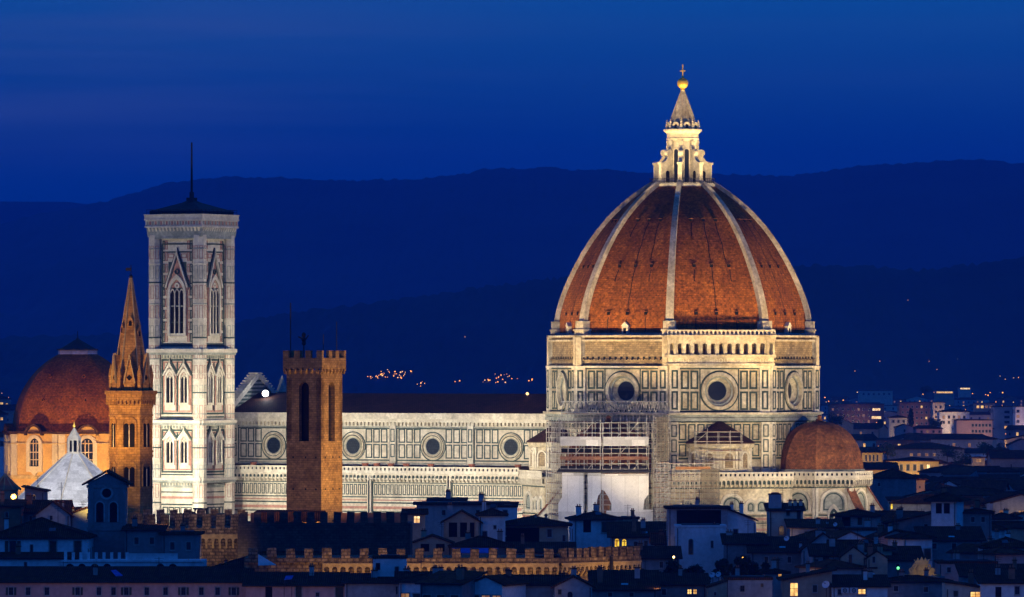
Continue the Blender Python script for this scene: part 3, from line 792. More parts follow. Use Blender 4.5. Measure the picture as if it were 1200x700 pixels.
def sacristy(a, hw, t1):
    c = C0 + dirv(a) * 0; u = Vector((math.cos(R(a)), math.sin(R(a)), 0)); d = dirv(a)
    P = [C0 + d * 18 - u * hw, C0 + d * 18 + u * hw, C0 + d * t1 + u * hw, C0 + d * t1 - u * hw]
    P = [(p.x, p.y) for p in (P[3], P[2], P[1], P[0])]
    b = MB('marble_warm'); b.prism(P, 0, ZG - .01)
    f = Fr(C0 + d * t1, a)
    bands(b, f, -hw, hw); b.fbox(f, -hw, hw, 21.9, 22.3, 0, .3, 'marble'); b.fbox(f, -hw, hw, 27.2, 27.5, 0, .2, 'marble_green')
    for uu, r in ((-9.6, 1.2), (-6.7, 1.2), (0, 2.1), (4.1, .85), (6.5, 1.1), (10.2, 1.3)):
        if abs(uu) + r < hw - .4: blind_arch(b, f, uu, r, 23.6, 22.3)
    s_ = b.build('sacristy', cath)
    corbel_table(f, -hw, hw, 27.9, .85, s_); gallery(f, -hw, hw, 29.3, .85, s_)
    return s_
sacristy(ASE, 13.2, 35.5); sacristy(ASW, 12.5, 34.0)
def exedra(a):
    c = C0 + dirv(a) * (INR + .3); r = 6.5
    b = MB('marble_warm'); b.lathe(c, [(r, 28.5), (r, 30.6), (r + .3, 30.7), (r + .3, 31.2), (r, 31.25), (r, 35.5), (r + .5, 35.7), (r + .75, 36.2), (r + .75, 36.5), (0, 36.55)], 40, a - 90, None, 0, 180)
    e = b.build('exedra', cath)
    for k in range(5):
        aa = a - 72 + 36 * k; f = Fr(c + dirv(aa) * (r - .06), aa)
        n_ = MB('marble_clean'); o_ = round_arch(0, 1.25, 31.4, 33.7, 8); i_ = round_arch(0, .9, 31.5, 33.7, 8)
        n_.fband(f, o_, i_, -.3, .3); n_.fpoly(f, i_, -.3, .1, 'rough_stone'); n_.build('niche', e)
        for s_ in (-1, 1):
            ab = aa + s_ * 14.5; f = Fr(c + dirv(ab) * r, ab); n_ = MB('marble'); n_.fbox(f, -.28, .28, 31.2, 35.6, -.3, .4); n_.fbox(f, -.38, .38, 34.9, 35.4, -.3, .5); n_.build('half_column', e)
    b = MB('dark_tile'); b.lathe(c, [(r + .95, 36.55), (r + .9, 36.8), (.3, 41.3), (0, 41.4)], 24, a - 90, None, 0, 180); b.build('exedra_roof', e)
exedra(ASE); exedra(ASW)

# --- floodlight on the nave roof
p = K(w_of(311, 3), 3, 0)
fl = thing('floodlight', 'dazzling white floodlight standing on the dark nave roof by the west gable', 'floodlight', (p.x, p.y, 45.4))
b = MB('iron'); b.tube((p.x, p.y, 45.3), (p.x, p.y, 46.2), .08, 6); b.box(p.x - .7, p.x + .7, p.y - .1, p.y + .35, 46.0, 47.2); b.build('housing', fl)
b = MB('lamp_white'); b.fdisc(Fr((p.x, p.y - .12, 0), 0), 0, 46.6, .72, 0, .15, 20); b.build('lens', fl)
glow((p.x, p.y - .8, 46.6), 450, (.92, .96, 1.0), .3)
p = K(w_of(618, 2), 2, 0)
fl = thing('floodlight', 'small white lamp on the nave roof ridge close to the great dome', 'floodlight', (p.x, p.y, 45.8))
b = MB('iron'); b.tube((p.x, p.y, 45.6), (p.x, p.y, 46.5), .06, 6); b.build('post', fl)
b = MB('lamp_warm'); b.lathe((p.x, p.y, 46.4), [(.1, 0), (.32, .15), (.32, .45), (.1, .6)], 10); b.build('globe', fl)

# ------------------------------------------------------------------ scaffolding round the south tribune
sc_ = thing('scaffold', 'tall scaffolding with white sheeting wrapped round the south end of the cathedral', 'scaffold', (cS.x, cS.y, 0))
def grid(fr, u0, u1, z0, z1, du, dz, d0, d1, parent, r=.085, name='pole_frame', rails=True):
    b = MB('pole'); nu = max(1, round((u1 - u0) / du)); nz = max(1, round((z1 - z0) / dz)); q = random.Random(int(u0 * 10 + z0))
    for d in (d0, d1):
        for i in range(nu + 1):
            u = u0 + (u1 - u0) * i / nu; b.tube(fr.p(u, z0, d), fr.p(u, z1 + q.uniform(-.2, 1.0), d), r, 5)
        for j in range(nz + 1):
            z = z0 + (z1 - z0) * j / nz; b.tube(fr.p(u0 - .3, z, d), fr.p(u1 + .3, z, d), r, 5)
            if rails and j < nz: b.tube(fr.p(u0, z + dz * .5, d), fr.p(u1, z + dz * .5, d), r * .7, 4)
    for i in range(nu + 1):
        u = u0 + (u1 - u0) * i / nu
        for j in range(nz + 1): z = z0 + (z1 - z0) * j / nz; b.tube(fr.p(u, z, d0), fr.p(u, z, d1), r * .8, 4)
    for j in range(nz):
        i = q.randrange(nu); z = z0 + (z1 - z0) * j / nz; b.tube(fr.p(u0 + (u1 - u0) * i / nu, z, d1), fr.p(u0 + (u1 - u0) * (i + 1) / nu, z + dz, d1), r * .8, 4)
    b.build(name, parent)
    for j in range(nz + 1):
        z = z0 + (z1 - z0) * j / nz; k = MB('plank'); k.fbox(fr, u0, u1, z + .08, z + .15, d0 + .1, d1 - .1); k.build('deck', parent)
rS = RT * math.cos(R(22.5)) + 1.7; hsS = 4.75
for da in (-45, 0, 45, 90):
    f = Fr(cS + dirv(AS + da) * rS, AS + da); h = hsS
    grid(f, -h, h, 15.5, 41.0, 1.85, 2.05, -.4, .9, sc_, name='pole_frame')
for da, holes in ((0, 0), (45, 1)):
    f = Fr(cS + dirv(AS + da) * (rS + 1.05), AS + da); h = hsS + .35
    b = MB('sheet')
    if da == 0:
        pts = [(-h, 14), (-h, 24.2), (-h + .9, 25.5), (-h + .9, 30.6), (.9, 30.6), (.9, 26), (.85, 14)]
        b.fpoly(f, pts, -.03, .03); b.fpoly(f, [(1.9, 14), (1.9, 30.6), (h - .1, 30.6), (h - .1, 26.6), (h - .7, 26.0), (h - 1.0, 25.0), (h - 1.0, 23.6), (h - 1.9, 23.6), (h - 1.9, 22.6), (h - 1.0, 22.6), (h - 1.0, 20.6), (h - 1.9, 20.6), (h - 1.9, 19.8), (h - 1.0, 19.8), (h - 1.0, 14)], -.03, .03)
    else:
        pts = [(-h + 1.1, 14), (-h + 1.1, 22.8), (-h + 2.2, 22.8), (-h + 2.2, 24.2), (-h + 1.5, 25.7), (-h + .7, 26.9), (-h + .05, 27.2), (-h + .05, 30.4), (h, 30.4), (h, 26.2), (h - .9, 25.0), (h - 1.1, 23.0), (h + .9, 23.0), (h + .9, 20.6), (h + 2.0, 20.6), (h + 2.0, 14)]
        b.fpoly(f, pts, -.03, .03)
    b.build('sheet', sc_)
    b = MB('sheet'); b.fbox(f, -h + .5, h, 36.2, 38.1, -.05, .02); b.build('sheet', sc_)
    b = MB('lead'); b.hexa([f.p(-h, 30.7, .6), f.p(h, 30.7, .6), f.p(h, 30.7, -1.2), f.p(-h, 30.7, -1.2)], [f.p(-h, 30.95, .6), f.p(h, 30.95, .6), f.p(h, 32.0, -1.2), f.p(-h, 32.0, -1.2)]); b.build('cover_roof', sc_)
    b = MB('brickwall'); b.fbox(f, -h + .4, h, 33.3, 34.0, -.02, .03); b.build('board', sc_)
    b = MB('void'); b.fbox(f, -h + .4, h, 34.5, 35.8, -.5, -.45); b.build('dark_gap', sc_)  # black strip standing in for the darkness between the decks
# brown boards seen in the gap between the two sheets
f = Fr(cS + dirv(AS + 22.5) * (rS + 1.3), AS + 22.5)
b = MB('plank'); b.fbox(f, -1.6, 1.5, 14, 27.2, -1.2, -1.1); b.build('board', sc_)
for z in (21.2, 24.0):
    b = MB('brickwall'); b.fbox(f, -2.2, 2.6, z, z + .9, -1.05, -.75); b.build('board', sc_)
# lattice girder across the drum
f = Fr(C0 + dirv(AS) * (INR + 4.2), AS)
b = MB('pole')
for d in (-.7, .7):
    b.tube(f.p(-12, 42.9, d), f.p(13, 42.9, d), .11, 6); b.tube(f.p(-12, 45.3, d), f.p(13, 45.3, d), .11, 6)
    for i in range(20):
        u = -12 + i * 1.25; b.tube(f.p(u, 42.9, d), f.p(u + .62, 45.3, d), .075, 5); b.tube(f.p(u + .62, 45.3, d), f.p(u + 1.25, 42.9, d), .075, 5)
b.build('lattice_girder', sc_)
grid(f, -12, 13, 39.5, 42.6, 1.6, 1.6, -.7, .7, sc_)
b = MB('netting'); b.fbox(Fr(C0 + dirv(AS) * (INR + 5.3), AS), -11.5, 12.5, 39.6, 41.2, 0, .02); b.build('net', sc_)
# hoist tower and lower stage along the sacristy
f = Fr(C0 + dirv(ASE) * 37.6, ASE)
grid(f, -17.2, -14.6, 14, 42.0, .85, 1.05, -1.0, .6, sc_, .08)
b = MB('netting'); b.fbox(f, -17.2, -14.6, 33, 42.2, .7, .73); b.build('net', sc_)
grid(f, -14.2, -3.6, 14, 32.5, 1.1, 1.2, -.8, .5, sc_, .07)
b = MB('netting'); b.fbox(f, -7.6, -3.5, 19, 31.4, .6, .63); b.build('net', sc_)
b = MB('plank'); b.fbox(f, -13, -5.5, 31.3, 31.9, .55, .6); b.build('board', sc_)
grid(Fr(C0 + dirv(ASE) * (INR + 7.6), ASE), -7.5, 2.5, 33, 39, 2.6, 2, -.4, .4, sc_, .05)
# ------------------------------------------------------------------ bell tower beside the nave
pc = K(104, 31.5)
camp = thing('bell_tower', 'tall square bell tower of white, green and pink marble with a roof mast', 'bell tower', (pc.x, pc.y, 0))
HB = 5.9
cs = MB('marble_clean')
sq = lambda h: [(p.x, p.y) for p in (pc + dE * h + dS * h, pc + dE * h - dS * h, pc - dE * h - dS * h, pc - dE * h + dS * h)][::1]
def sqp(mb, h, z0, z1, m=None, h2=None): mb.prism(sq(h)[::-1] if False else sq(h), z0, z1, m, sq(h2) if h2 else None)
sqp(cs, HB - .25, 0, 81)
cshaft = cs.build('shaft', camp)
LEV = [28.1, 40.6, 55.9, 80.4]
for sx in (-1, 1):
    for sy in (-1, 1):
        c = pc + dE * (HB - .25) * sx + dS * (HB - .25) * sy
        b = MB('marble_clean'); b.lathe((c.x, c.y, 0), [(1.75, 0), (1.55, 22), (1.5, 81.0)], 8, AS + 22.5)
        z = 23.0; k = 0
        while z < 80:
            b.lathe((c.x, c.y, z), [(1.53, 0), (1.60, .05), (1.60, .25), (1.53, .3)], 8, AS + 22.5, ('marble_green', 'marble_clean', 'marble_grey')[k % 3]); z += (4.1, 3.2, 4.6)[k % 3]; k += 1
        for q in range(8):
            a = AS + 45 * q; f = Fr(c + dirv(a) * (1.52 * math.cos(R(22.5))), a); z = 24.2
            while z < 78:
                b.rect(f, -.4, .4, z, z + 2.9, .12, -.02, .05, 'marble_pink' if int(z * 10) % 3 else 'marble_grey'); z += 4.3
        b.build('corner_buttress', camp)
def pwin(f, u, r, z0, zs, parent, lights=2, gable=None, t=.55):
    """pointed window with slim colonnettes"""
    b = MB('marble_clean'); o_ = point_arch(u, r + t, z0, zs); i_ = point_arch(u, r, z0 + .02, zs)
    b.fband(f, o_, i_, -.1, .45)
    b.fband(f, point_arch(u, r + t + .3, z0, zs), point_arch(u, r + t + .06, z0, zs), -.1, .2, 'marble_pink')
    if gable:
        zg = gable; hw = r + t + .55; zl = zs + r * .7
        b.fband(f, [(u - hw - .1, zl), (u, zg + .35), (u + hw + .1, zl)], [(u - hw + .32, zl), (u, zg - .45), (u + hw - .32, zl)], 0, .6, None, closed=False)
        b.fpoly(f, [(u - hw + .25, zl), (u + hw - .25, zl), (u, zg - .35)], 0, .1, 'marble_pink'); b.fband(f, [(u - hw + .34, zl), (u, zg - .5), (u + hw - .34, zl)], [(u - hw + .62, zl), (u, zg - .95), (u + hw - .62, zl)], 0, .16, 'marble_green', closed=False)
        b.fband(f, [(u - hw - .55, zl), (u, zg + 1.1), (u + hw + .55, zl)], [(u - hw - .2, zl), (u, zg + .5), (u + hw + .2, zl)], 0, .3, 'marble_green', closed=False)
        b.fring(f, u, zs + r * 1.75 + (zg - zs - r * 1.75) * .28, .2 * r, .34 * r, 0, .4, 10, 'marble_green')
        b.fpoly(f, [(u - .22, zg), (u + .22, zg), (u, zg + 1.1)], 0, .5)
    w = b.build('window', parent)
    v = MB('void'); v.fpoly(f, i_, -.2, .04); v.build('opening', w)
    m = MB('marble_clean'); st = 2 * r / lights
    for i in range(1, lights): m.tube(f.p(u - r + i * st, z0, .2), f.p(u - r + i * st, zs + .1, .2), .13 if r < 1.3 else .17, 8)
    for i in range(lights):
        cc = u - r + (i + .5) * st
        m.fband(f, point_arch(cc, st / 2, zs - st * .2, zs)[2:], point_arch(cc, st / 2 - .16, zs - st * .2, zs)[2:], .05, .3, None, closed=False)
    top = zs + 1.73 * r
    m.fring(f, u, zs + st * .5 + (top - zs - st * .5) * .45, r * .16, r * .36, .05, .3, 12)
    m.fbox(f, u - r, u + r, z0, z0 + .55, .1, .35)
    m.build('tracery', w)
    return w
for a in (AS, AE, AN, AW):
    f = Fr(pc + dirv(a) * (HB - .25), a)
    p_ = MB('marble_clean'); H2 = HB - 1.75
    # base
    for z0, z1, m in ((22.6, 22.9, 'marble_green'), (24.0, 24.5, 'marble_pink'), (25.3, 25.55, 'marble_green'), (26.4, 26.9, 'marble_grey'), (20.5, 20.8, 'marble_green'), (12, 12.4, 'marble_pink')): p_.fbox(f, -H2, H2, z0, z1, 0, .1, m)
    for k in range(5):
        u = -H2 + .35 + k * (2 * H2 - .7) / 5; p_.rect(f, u, u + 1.35, 14, 22.2, .22, -.02, .09, 'marble_green')
    for zc, t in ((28.0, .55), (40.4, .6), (55.6, .8)):
        p_.fbox(f, -HB - .9, HB + .9, zc, zc + t, 0, 1.7, 'marble_clean'); p_.fbox(f, -HB - .8, HB + .8, zc - .5, zc, 0, 1.5, 'marble_grey')
        u = -H2
        while u < H2: p_.fbox(f, u, u + .4, zc - 1.25, zc - .6, 0, .2, 'marble_grey'); u += .75
        p_.fbox(f, -H2, H2, zc + t + .5, zc + t + .8, 0, .12, 'marble_green')
    # storeys with two windows
    for zlo, zhi in ((29.6, 39.0), (42.2, 54.2)):
        for (x0, x1) in ((-H2 + .1, H2 - .1),):
            p_.rect(f, x0, x1, zlo, zhi, .4, -.02, .14, 'marble_green'); p_.rect(f, x0 + .45, x1 - .45, zlo + .55, zhi - .55, .34, -.02, .1, 'marble_pink')
        p_.fbox(f, -.17, .17, zlo + .6, zhi - .6, -.02, .12, 'marble_green')
        for s_ in (-1, 1):
            for (ua, ub) in ((.3, .52), (3.3, 3.55)):
                z = zlo + .9
                while z < zhi - 1.6: p_.fbox(f, min(s_ * ua, s_ * ub), max(s_ * ua, s_ * ub), z, z + 1.3, -.02, .09, 'marble_pink'); z += 1.75
    # belfry storey
    p_.rect(f, -H2 + .1, H2 - .1, 57.3, 79.2, .28, -.02, .12, 'marble_green')
    for z0, m in ((62.0, 'marble_green'), (65.5, 'marble_grey'), (69.2, 'marble_green'), (74.0, 'marble_grey'), (77.2, 'marble_green')):
        p_.fbox(f, -H2 + .4, H2 - .4, z0, z0 + .28, -.02, .08, m)
    for s_ in (-1, 1):
        for uu in (2.85, 3.5):
            z = 57.9
            while z < 78.0:
                p_.rect(f, s_ * uu - .32, s_ * uu + .32, z, z + 1.9, .2, -.02, .1, 'marble_pink' if uu < 3.2 else 'marble_green'); z += 2.5
        p_.fpoly(f, [(s_ * 1.2, 75.2), (s_ * 2.3, 72.4), (s_ * 2.3, 75.2)][::s_], -.02, .1, 'marble_green')
        p_.rect(f, min(s_ * .9, s_ * 2.4), max(s_ * .9, s_ * 2.4), 76.0, 77.0, .2, -.02, .1, 'marble_pink')
    # great cornice
    n = 15; hw = HB + .9
    for k in range(n):
        u = -hw + .45 + k * (2 * hw - .9) / (n - 1)
        p_.hexa([f.p(u - .2, 80.6, .8), f.p(u + .2, 80.6, .8), f.p(u + .2, 80.6, -.1), f.p(u - .2, 80.6, -.1)], [f.p(u - .2, 82.6, 1.75), f.p(u + .2, 82.6, 1.75), f.p(u + .2, 82.6, -.1), f.p(u - .2, 82.6, -.1)])
    p_.fbox(f, -HB + .2, HB - .2, 80.2, 80.6, 0, 1.3, 'marble_grey')
    p_.build('wall_panelling', camp)
    for (z0, zs, zg) in ((31.2, 36.0, 38.6), (44.2, 50.0, 53.2)):
        for s_ in (-1, 1): pwin(f, s_ * 1.82, .86, z0, zs, camp, 2, zg, .36)
    pwin(f, 0, 1.75, 59.2, 68.4, camp, 3, 77.2, .6)
b = MB('marble_clean'); sqp(b, HB + 1.0, 80.6, 82.6, 'marble_grey', HB + 1.2); sqp(b, HB + 1.5, 82.6, 83.0); sqp(b, HB + 1.35, 83.0, 84.2); sqp(b, HB + 1.6, 84.2, 84.5); sqp(b, HB + 1.5, 84.5, 85.3, 'marble_clean'); sqp(b, HB + 1.65, 85.3, 85.5)
for a in (AS, AE, AN, AW):
    f = Fr(pc + dirv(a) * (HB + 1.35), a); n = 20
    for k in range(n): u = -HB - 1.15 + (2 * HB + 2.3) * (k + .5) / n; b.fbox(f, u - .22, u + .22, 83.2, 84.0, -.02, .1, 'marble_pink' if k % 2 else 'marble_grey')
    f = Fr(pc + dirv(a) * (HB + 1.2), a)
    for k in range(30): u = -HB - 1.35 + (2 * HB + 2.7) * (k + .5) / 30; b.fbox(f, u - .14, u + .14, 84.6, 85.2, -.02, .03, 'void')
b.build('cornice', camp)
b = MB('lead'); sqp(b, HB + .7, 85.5, 86.2); b.lathe((pc.x, pc.y, 86.2), [((HB + .9) * 1.41, 0), (2.2, 1.9), (1.2, 2.3), (1.2, 3.0), (.5, 2.3), (.5, 4.2), (0, 4.3)], 4, AS + 45); roof_ = b.build('roof', camp)
b = MB('iron'); b.tube((pc.x, pc.y, 90), (pc.x, pc.y, 101.2), .26, 8, None, .17); b.build('mast', camp)
b = MB('iron')
for a in (AS, AE, AN, AW):
    f = Fr(pc + dirv(a) * (HB + 1.2), a)
    for z in (86.0, 86.5): b.tube(f.p(-HB - 1.2, z), f.p(HB + 1.2, z), .05, 4)
    for k in range(10): u = -HB - 1.2 + (2 * HB + 2.4) * k / 9; b.tube(f.p(u, 85.5), f.p(u, 86.55), .05, 4)
b.build('railing', camp)

# ------------------------------------------------------------------ battlemented brick tower in the middle
YB = 1022.0
bx = PX(368.5, YB); by = YB
A_ = 7.35
brg = thing('watchtower', 'square brown brick watchtower with battlements and tall arched bell openings', 'tower', (bx, by, 0))
bc = Vector((bx, by, 0))
def sqb(h): return [(p.x, p.y) for p in (bc + dE * h + dS * h, bc + dE * h - dS * h, bc - dE * h - dS * h, bc - dE * h + dS * h)]
h = 3.2
ZTOP = PZ(411, YB)
b = MB('tower_brick')
# shaft is hollow at the belfry: corner piers with the openings between
zb0, zb1 = PZ(517, YB), PZ(450, YB)
b.prism(sqb(h), 0, zb0)
b.prism(sqb(h), zb1 + .9, PZ(434, YB))
for a in (AS, AE, AN, AW):
    f = Fr(bc + dirv(a) * h, a)
    wd = .95
    b.arcade(f, -h, h, 1, zb0, zb1 - wd + .3, zb1 + .9, -.9, 0, wd, None, 10, 1.0)
    for z in range(8, int(zb0), 5):
        for u in (-2.1, .2, 2.1): b.fbox(f, u, u + .28, z + .5, z + .8, -.02, .03, 'void')
sh = b.build('shaft', brg)
b = MB('void'); b.prism(sqb(h - 1.6), zb0 - .1, zb1 + .95); b.build('belfry_core', brg)
b = MB('tower_brick'); hh = h + .42
b.prism(sqb(hh), PZ(431.5, YB), ZTOP - 1.15)
for a in (AS, AE, AN, AW):
    f = Fr(bc + dirv(a) * h, a); n = 7
    b.arcade(f, -hh, hh, n, PZ(435, YB), PZ(434, YB), PZ(431.4, YB), .05, .4, .33, None, 6)
    for k in range(n + 1):
        u = min(max(-hh + 2 * hh * k / n, -hh + .14), hh - .14)
        b.hexa([f.p(u - .13, PZ(438.5, YB), .06), f.p(u + .13, PZ(438.5, YB), .06), f.p(u + .13, PZ(438.5, YB), -.1), f.p(u - .13, PZ(438.5, YB), -.1)], [f.p(u - .13, PZ(434.9, YB), .37), f.p(u + .13, PZ(434.9, YB), .37), f.p(u + .13, PZ(434.9, YB), -.1), f.p(u - .13, PZ(434.9, YB), -.1)])
b.build('tower_head', brg)
for a in (AS, AE, AN, AW):
    f = Fr(bc + dirv(a) * hh, a); n = 4; w = 2 * hh / (2 * n - 1) if a in (AS, AN) else 2 * hh / (2 * n - 1)
    for k in range(n):
        u = -hh + 2 * k * w
        if a in (AE, AW) and k in (0, n - 1): continue
        m = MB('tower_brick'); m.fbox(f, u, u + w, ZTOP - 1.16, ZTOP, -.5, 0); m.build('merlon', brg)
for px, a, pyt in ((340.5, 0, 355), (394.5, 0, 377), (379, 0, 392)):
    p = Vector((PX(px, YB), YB, 0)); m = MB('iron'); m.tube((p.x, p.y, ZTOP - 1.2), (p.x, p.y, PZ(pyt, YB)), .09 if px < 390 and px != 379 else .06, 6); m.build('flagpole', brg)
m = MB('iron'); q = Vector((PX(356, YB), YB, PZ(411, YB)))
m.tube(q + Vector((0, 0, -1.2)), q + Vector((0, 0, .9)), .1, 6); m.lathe(q + Vector((0, 0, .8)), [(.1, 0), (.35, .25), (.28, .7), (.42, .9), (.2, 1.3), (.34, 1.5), (.3, 1.9), (.05, 2.1)], 8)
m.tube(q + Vector((-.9, 0, 2.2)), q + Vector((.2, 0, 1.7)), .12, 5); m.tube(q + Vector((.1, 0, 1.5)), q + Vector((.75, 0, 2.4)), .1, 5); m.build('weathervane', brg)
m = MB('iron'); m.lathe((bx, by - 2.6, zb0 + 3.2), [(.95, 0), (.8, .3), (.6, 1.0), (.5, 1.5), (.2, 1.8), (0, 1.85)], 14); m.tube((bx, by - 2.6, zb0 + 5), (bx, by - 2.6, zb0 + 5.8), .12, 6); m.build('bell', brg)
for a in (AS, AE):
    f = Fr(bc + dirv(a) * h, a); m = MB('iron')
    for u in (-.5, 0, .5): m.tube(f.p(u, zb0, -.5), f.p(u, zb1 - .6, -.5), .05, 5)
    for k in range(6): m.tube(f.p(-.95, zb0 + 1 + k * 1.2, -.5), f.p(.95, zb0 + 1 + k * 1.2, -.5), .05, 5)
    if a == AE: m.build('louvre', brg)

# ------------------------------------------------------------------ hexagonal spire
YS = 1045.0
sc0 = Vector((PX(153.5, YS), YS, 0))
sp = thing('spire_tower', 'slender six-sided brick tower with pointed orange spire and corner pinnacles', 'tower', sc0)
ra = 3.5; rot = -32
hexp = lambda r: [(sc0.x + math.sin(R(rot + 60 * k)) * r, sc0.y - math.cos(R(rot + 60 * k)) * r) for k in range(6)]
zc = PZ(458, YS)
b = MB('spire_brick'); b.prism(hexp(ra), 0, zc - 3.0)
for z in (PZ(530, YS), PZ(535, YS), PZ(572, YS), PZ(488, YS)): b.prism(hexp(ra + .14), z, z + .28)
b.prism(hexp(ra), zc - 3.0, zc - .6, None, hexp(ra + .55)); b.prism(hexp(ra + .75), zc - .6, zc)
stem = b.build('shaft', sp)
for k in range(6):
    a = rot + 30 + 60 * k; f = Fr(sc0 + dirv(a) * (ra * math.cos(R(30))), a)
    for z0, zs in ((PZ(524, YS), PZ(497, YS)), (PZ(570, YS), PZ(548, YS))):
        w = MB('spire_brick'); w.fband(f, round_arch(0, 1.22, z0, zs, 10), round_arch(0, .98, z0, zs, 10), -.05, .16); wi = w.build('window', sp)
        for s_ in (-1, 1):
            v = MB('void'); v.fpoly(f, round_arch(s_ * .48, .38, z0, zs - .25, 6), -.2, .04); v.build('opening', wi)
        m = MB('marble'); m.tube(f.p(0, z0, .08), f.p(0, zs - .2, .08), .09, 6); m.build('colonnette', wi)
    w = MB('spire_brick')
    f2 = Fr(sc0 + dirv(a) * (ra * math.cos(R(30))), a)
    n = 6; hw = ra * .5
    w.arcade(f2, -hw - .2, hw + .2, n, zc - 2.3, zc - 1.7, zc - .75, .12, .5, .2, None, 5); w.build('corbel_table', sp)
    # gablet with a quatrefoil
    fg = Fr(sc0 + dirv(a) * (ra * .80), a)
    zg = PZ(416, YS)
    w = MB('spire_brick'); w.fpoly(fg, [(-.85, zc), (.85, zc), (.85, zc + 1.3), (0, zg), (-.85, zc + 1.3)], -1.4, .15)
    w.fband(fg, [(-1.0, zc + 1.2), (0, zg + .3), (1.0, zc + 1.2)], [(-.8, zc + 1.2), (0, zg - .3), (.8, zc + 1.2)], .1, .4, 'carved_stone', closed=False)
    for dx, dz in ((-.22, 0), (.22, 0), (0, .22), (0, -.22)): w.fdisc(fg, dx, zc + 2.1 + dz, .22, .14, .18 + dx * .01 + dz * .013, 10, 'void')
    w.build('gablet', sp)
    c = sc0 + dirv(rot + 60 * k) * (ra * .93); w = MB('spire_brick')
    w.lathe((c.x, c.y, zc), [(.32, 0), (.32, 2.3), (.42, 2.4), (.38, 2.6), (.08, 4.2), (0, 4.3)], 6, rot); w.build('pinnacle', sp)
b = MB('spire_brick'); z1 = PZ(326, YS)
b.prism(hexp(ra * .86), zc, zc + 2.2, None, hexp(ra * .80)); b.prism(hexp(ra * .80), zc + 2.2, z1, None, hexp(.14)); spir = b.build('spire', sp)
b = MB('carved_stone')
for k in range(6): p, q = hexp(ra * .81)[k], hexp(.16)[k]; b.tube((*p, zc + 2.0), (*q, z1), .13, 5)
b.build('spire_rib', spir)
for a, z in ((rot + 30, PZ(380, YS)), (rot + 90, PZ(392, YS)), (rot + 150, PZ(385, YS)), (rot - 30, PZ(388, YS))):
    rz_ = ra * .80 * math.cos(R(30)) * (z1 - z) / (z1 - zc - 2.2); f = Fr(sc0 + dirv(a) * rz_, a); w = MB('spire_brick')
    w.fpoly(f, [(-.5, z - .5), (.5, z - .5), (.5, z + .5), (0, z + 1.3), (-.5, z + .5)], -.6, .32); w.fpoly(f, round_arch(0, .25, z - .3, z + .3, 5), .3, .35, 'void'); w.build('dormer', spir)
b = MB('iron'); b.tube((sc0.x, sc0.y, z1 - .1), (sc0.x, sc0.y, PZ(311, YS)), .07, 6); b.lathe((sc0.x, sc0.y, z1), [(.2, 0), (.32, .3), (.1, .6)], 8); b.box(sc0.x - .85, sc0.x + .05, sc0.y - .05, sc0.y + .05, PZ(317.5, YS), PZ(314, YS)); b.build('weathervane', sp)

# ------------------------------------------------------------------ chapel dome at the far left
YL = 1660.0
lc = Vector((PX(91, YL), YL, 0)); s = YL / F
lor = thing('domed_chapel', 'broad reddish dome on an ochre drum with white framed windows at left edge', 'church', lc)
ol = lambda r: octpts(r, lc.x, lc.y, -11)
zd = PZ(505, YL)
b = MB('ochre'); rw = 87 * s / .99
b.prism(ol(rw), 0, zd - .6)
b.prism(ol(rw + .5), PZ(560, YL), PZ(556, YL), 'carved_stone'); drl = b.build('drum', lor)
b = MB('carved_stone'); b.prism(ol(rw + .5), zd - 3.2, zd - 2.9); b.prism(ol(rw + .9), zd - .6, zd, 'roof_tile_grey'); b.build('cornice', lor)
for k in range(8):
    a = -11 + 22.5 + 45 * k; ir = rw * math.cos(R(22.5)); hs = rw * math.sin(R(22.5)); f = Fr(lc + dirv(a) * ir, a)
    for s_ in (-1, 1):
        w = MB('cream'); w.fbox(f, min(s_ * (hs - 1.7), s_ * (hs - .05)), max(s_ * (hs - 1.7), s_ * (hs - .05)), PZ(556, YL) + .01, zd - .7, -.02, .35); w.build('corner_pilaster', lor)
    w = MB('cream'); zs = zd - 3.4
    w.fband(f, round_arch(0, 2.5, zd - 10.3, zs, 12), round_arch(0, 1.45, zd - 8.9, zs + .2, 12), -.02, .5)
    w.fpoly(f, [(-1.2, zd - 10.3), (0, zd - 11.4), (1.2, zd - 10.3)], -.02, .45); wi = w.build('window', lor)
    v = MB('dark_glass'); v.fpoly(f, round_arch(0, 1.5, zd - 8.9, zs + .2, 12), -.02, .08)
    for u in (-.6, .3): v.fbox(f, u, u + .2, zd - 8.7, zs + 1.2, .08, .16, 'cream')
    for z in (zd - 7.3, zd - 5.4): v.fbox(f, -1.5, 1.5, z, z + .22, .08, .15, 'cream')
    v.build('pane', wi)
    w = MB('roof_tile_grey'); o_ = round_arch(0, 2.9, zd - .6, zd - 1.0, 12)[2:]; i_ = round_arch(0, 2.3, zd - .6, zd - 1.0, 12)[2:]
    w.fband(f, o_, i_, -1.2, 1.0, None, closed=False); w.fpoly(f, i_, -1.2, .3, 'ochre'); w.build('pediment', lor)
r0 = 79 * s; z1 = PZ(414, YL); rt = 21 * s
b = MB('dome_tile'); n = 20; hgt = z1 - zd; rho = ((r0 - rt) ** 2 + hgt ** 2) / (2 * (r0 - rt))
pr = []
for i in range(n + 1):
    z = hgt * i / n; pr.append((r0 - rho + math.sqrt(rho * rho - z * z), zd + z))
for i in range(n):
    p, q = ol(pr[i][0]), ol(pr[i + 1][0])
    for k in range(8): j = (k + 1) % 8; b.poly([(*p[k], pr[i][1]), (*p[j], pr[i][1]), (*q[j], pr[i + 1][1]), (*q[k], pr[i + 1][1])])
ld = b.build('dome', lor)
b = MB('white_roof'); b.prism(ol(rt + .6), z1 - .3, z1 + .7); b.build('lantern_base', ld)
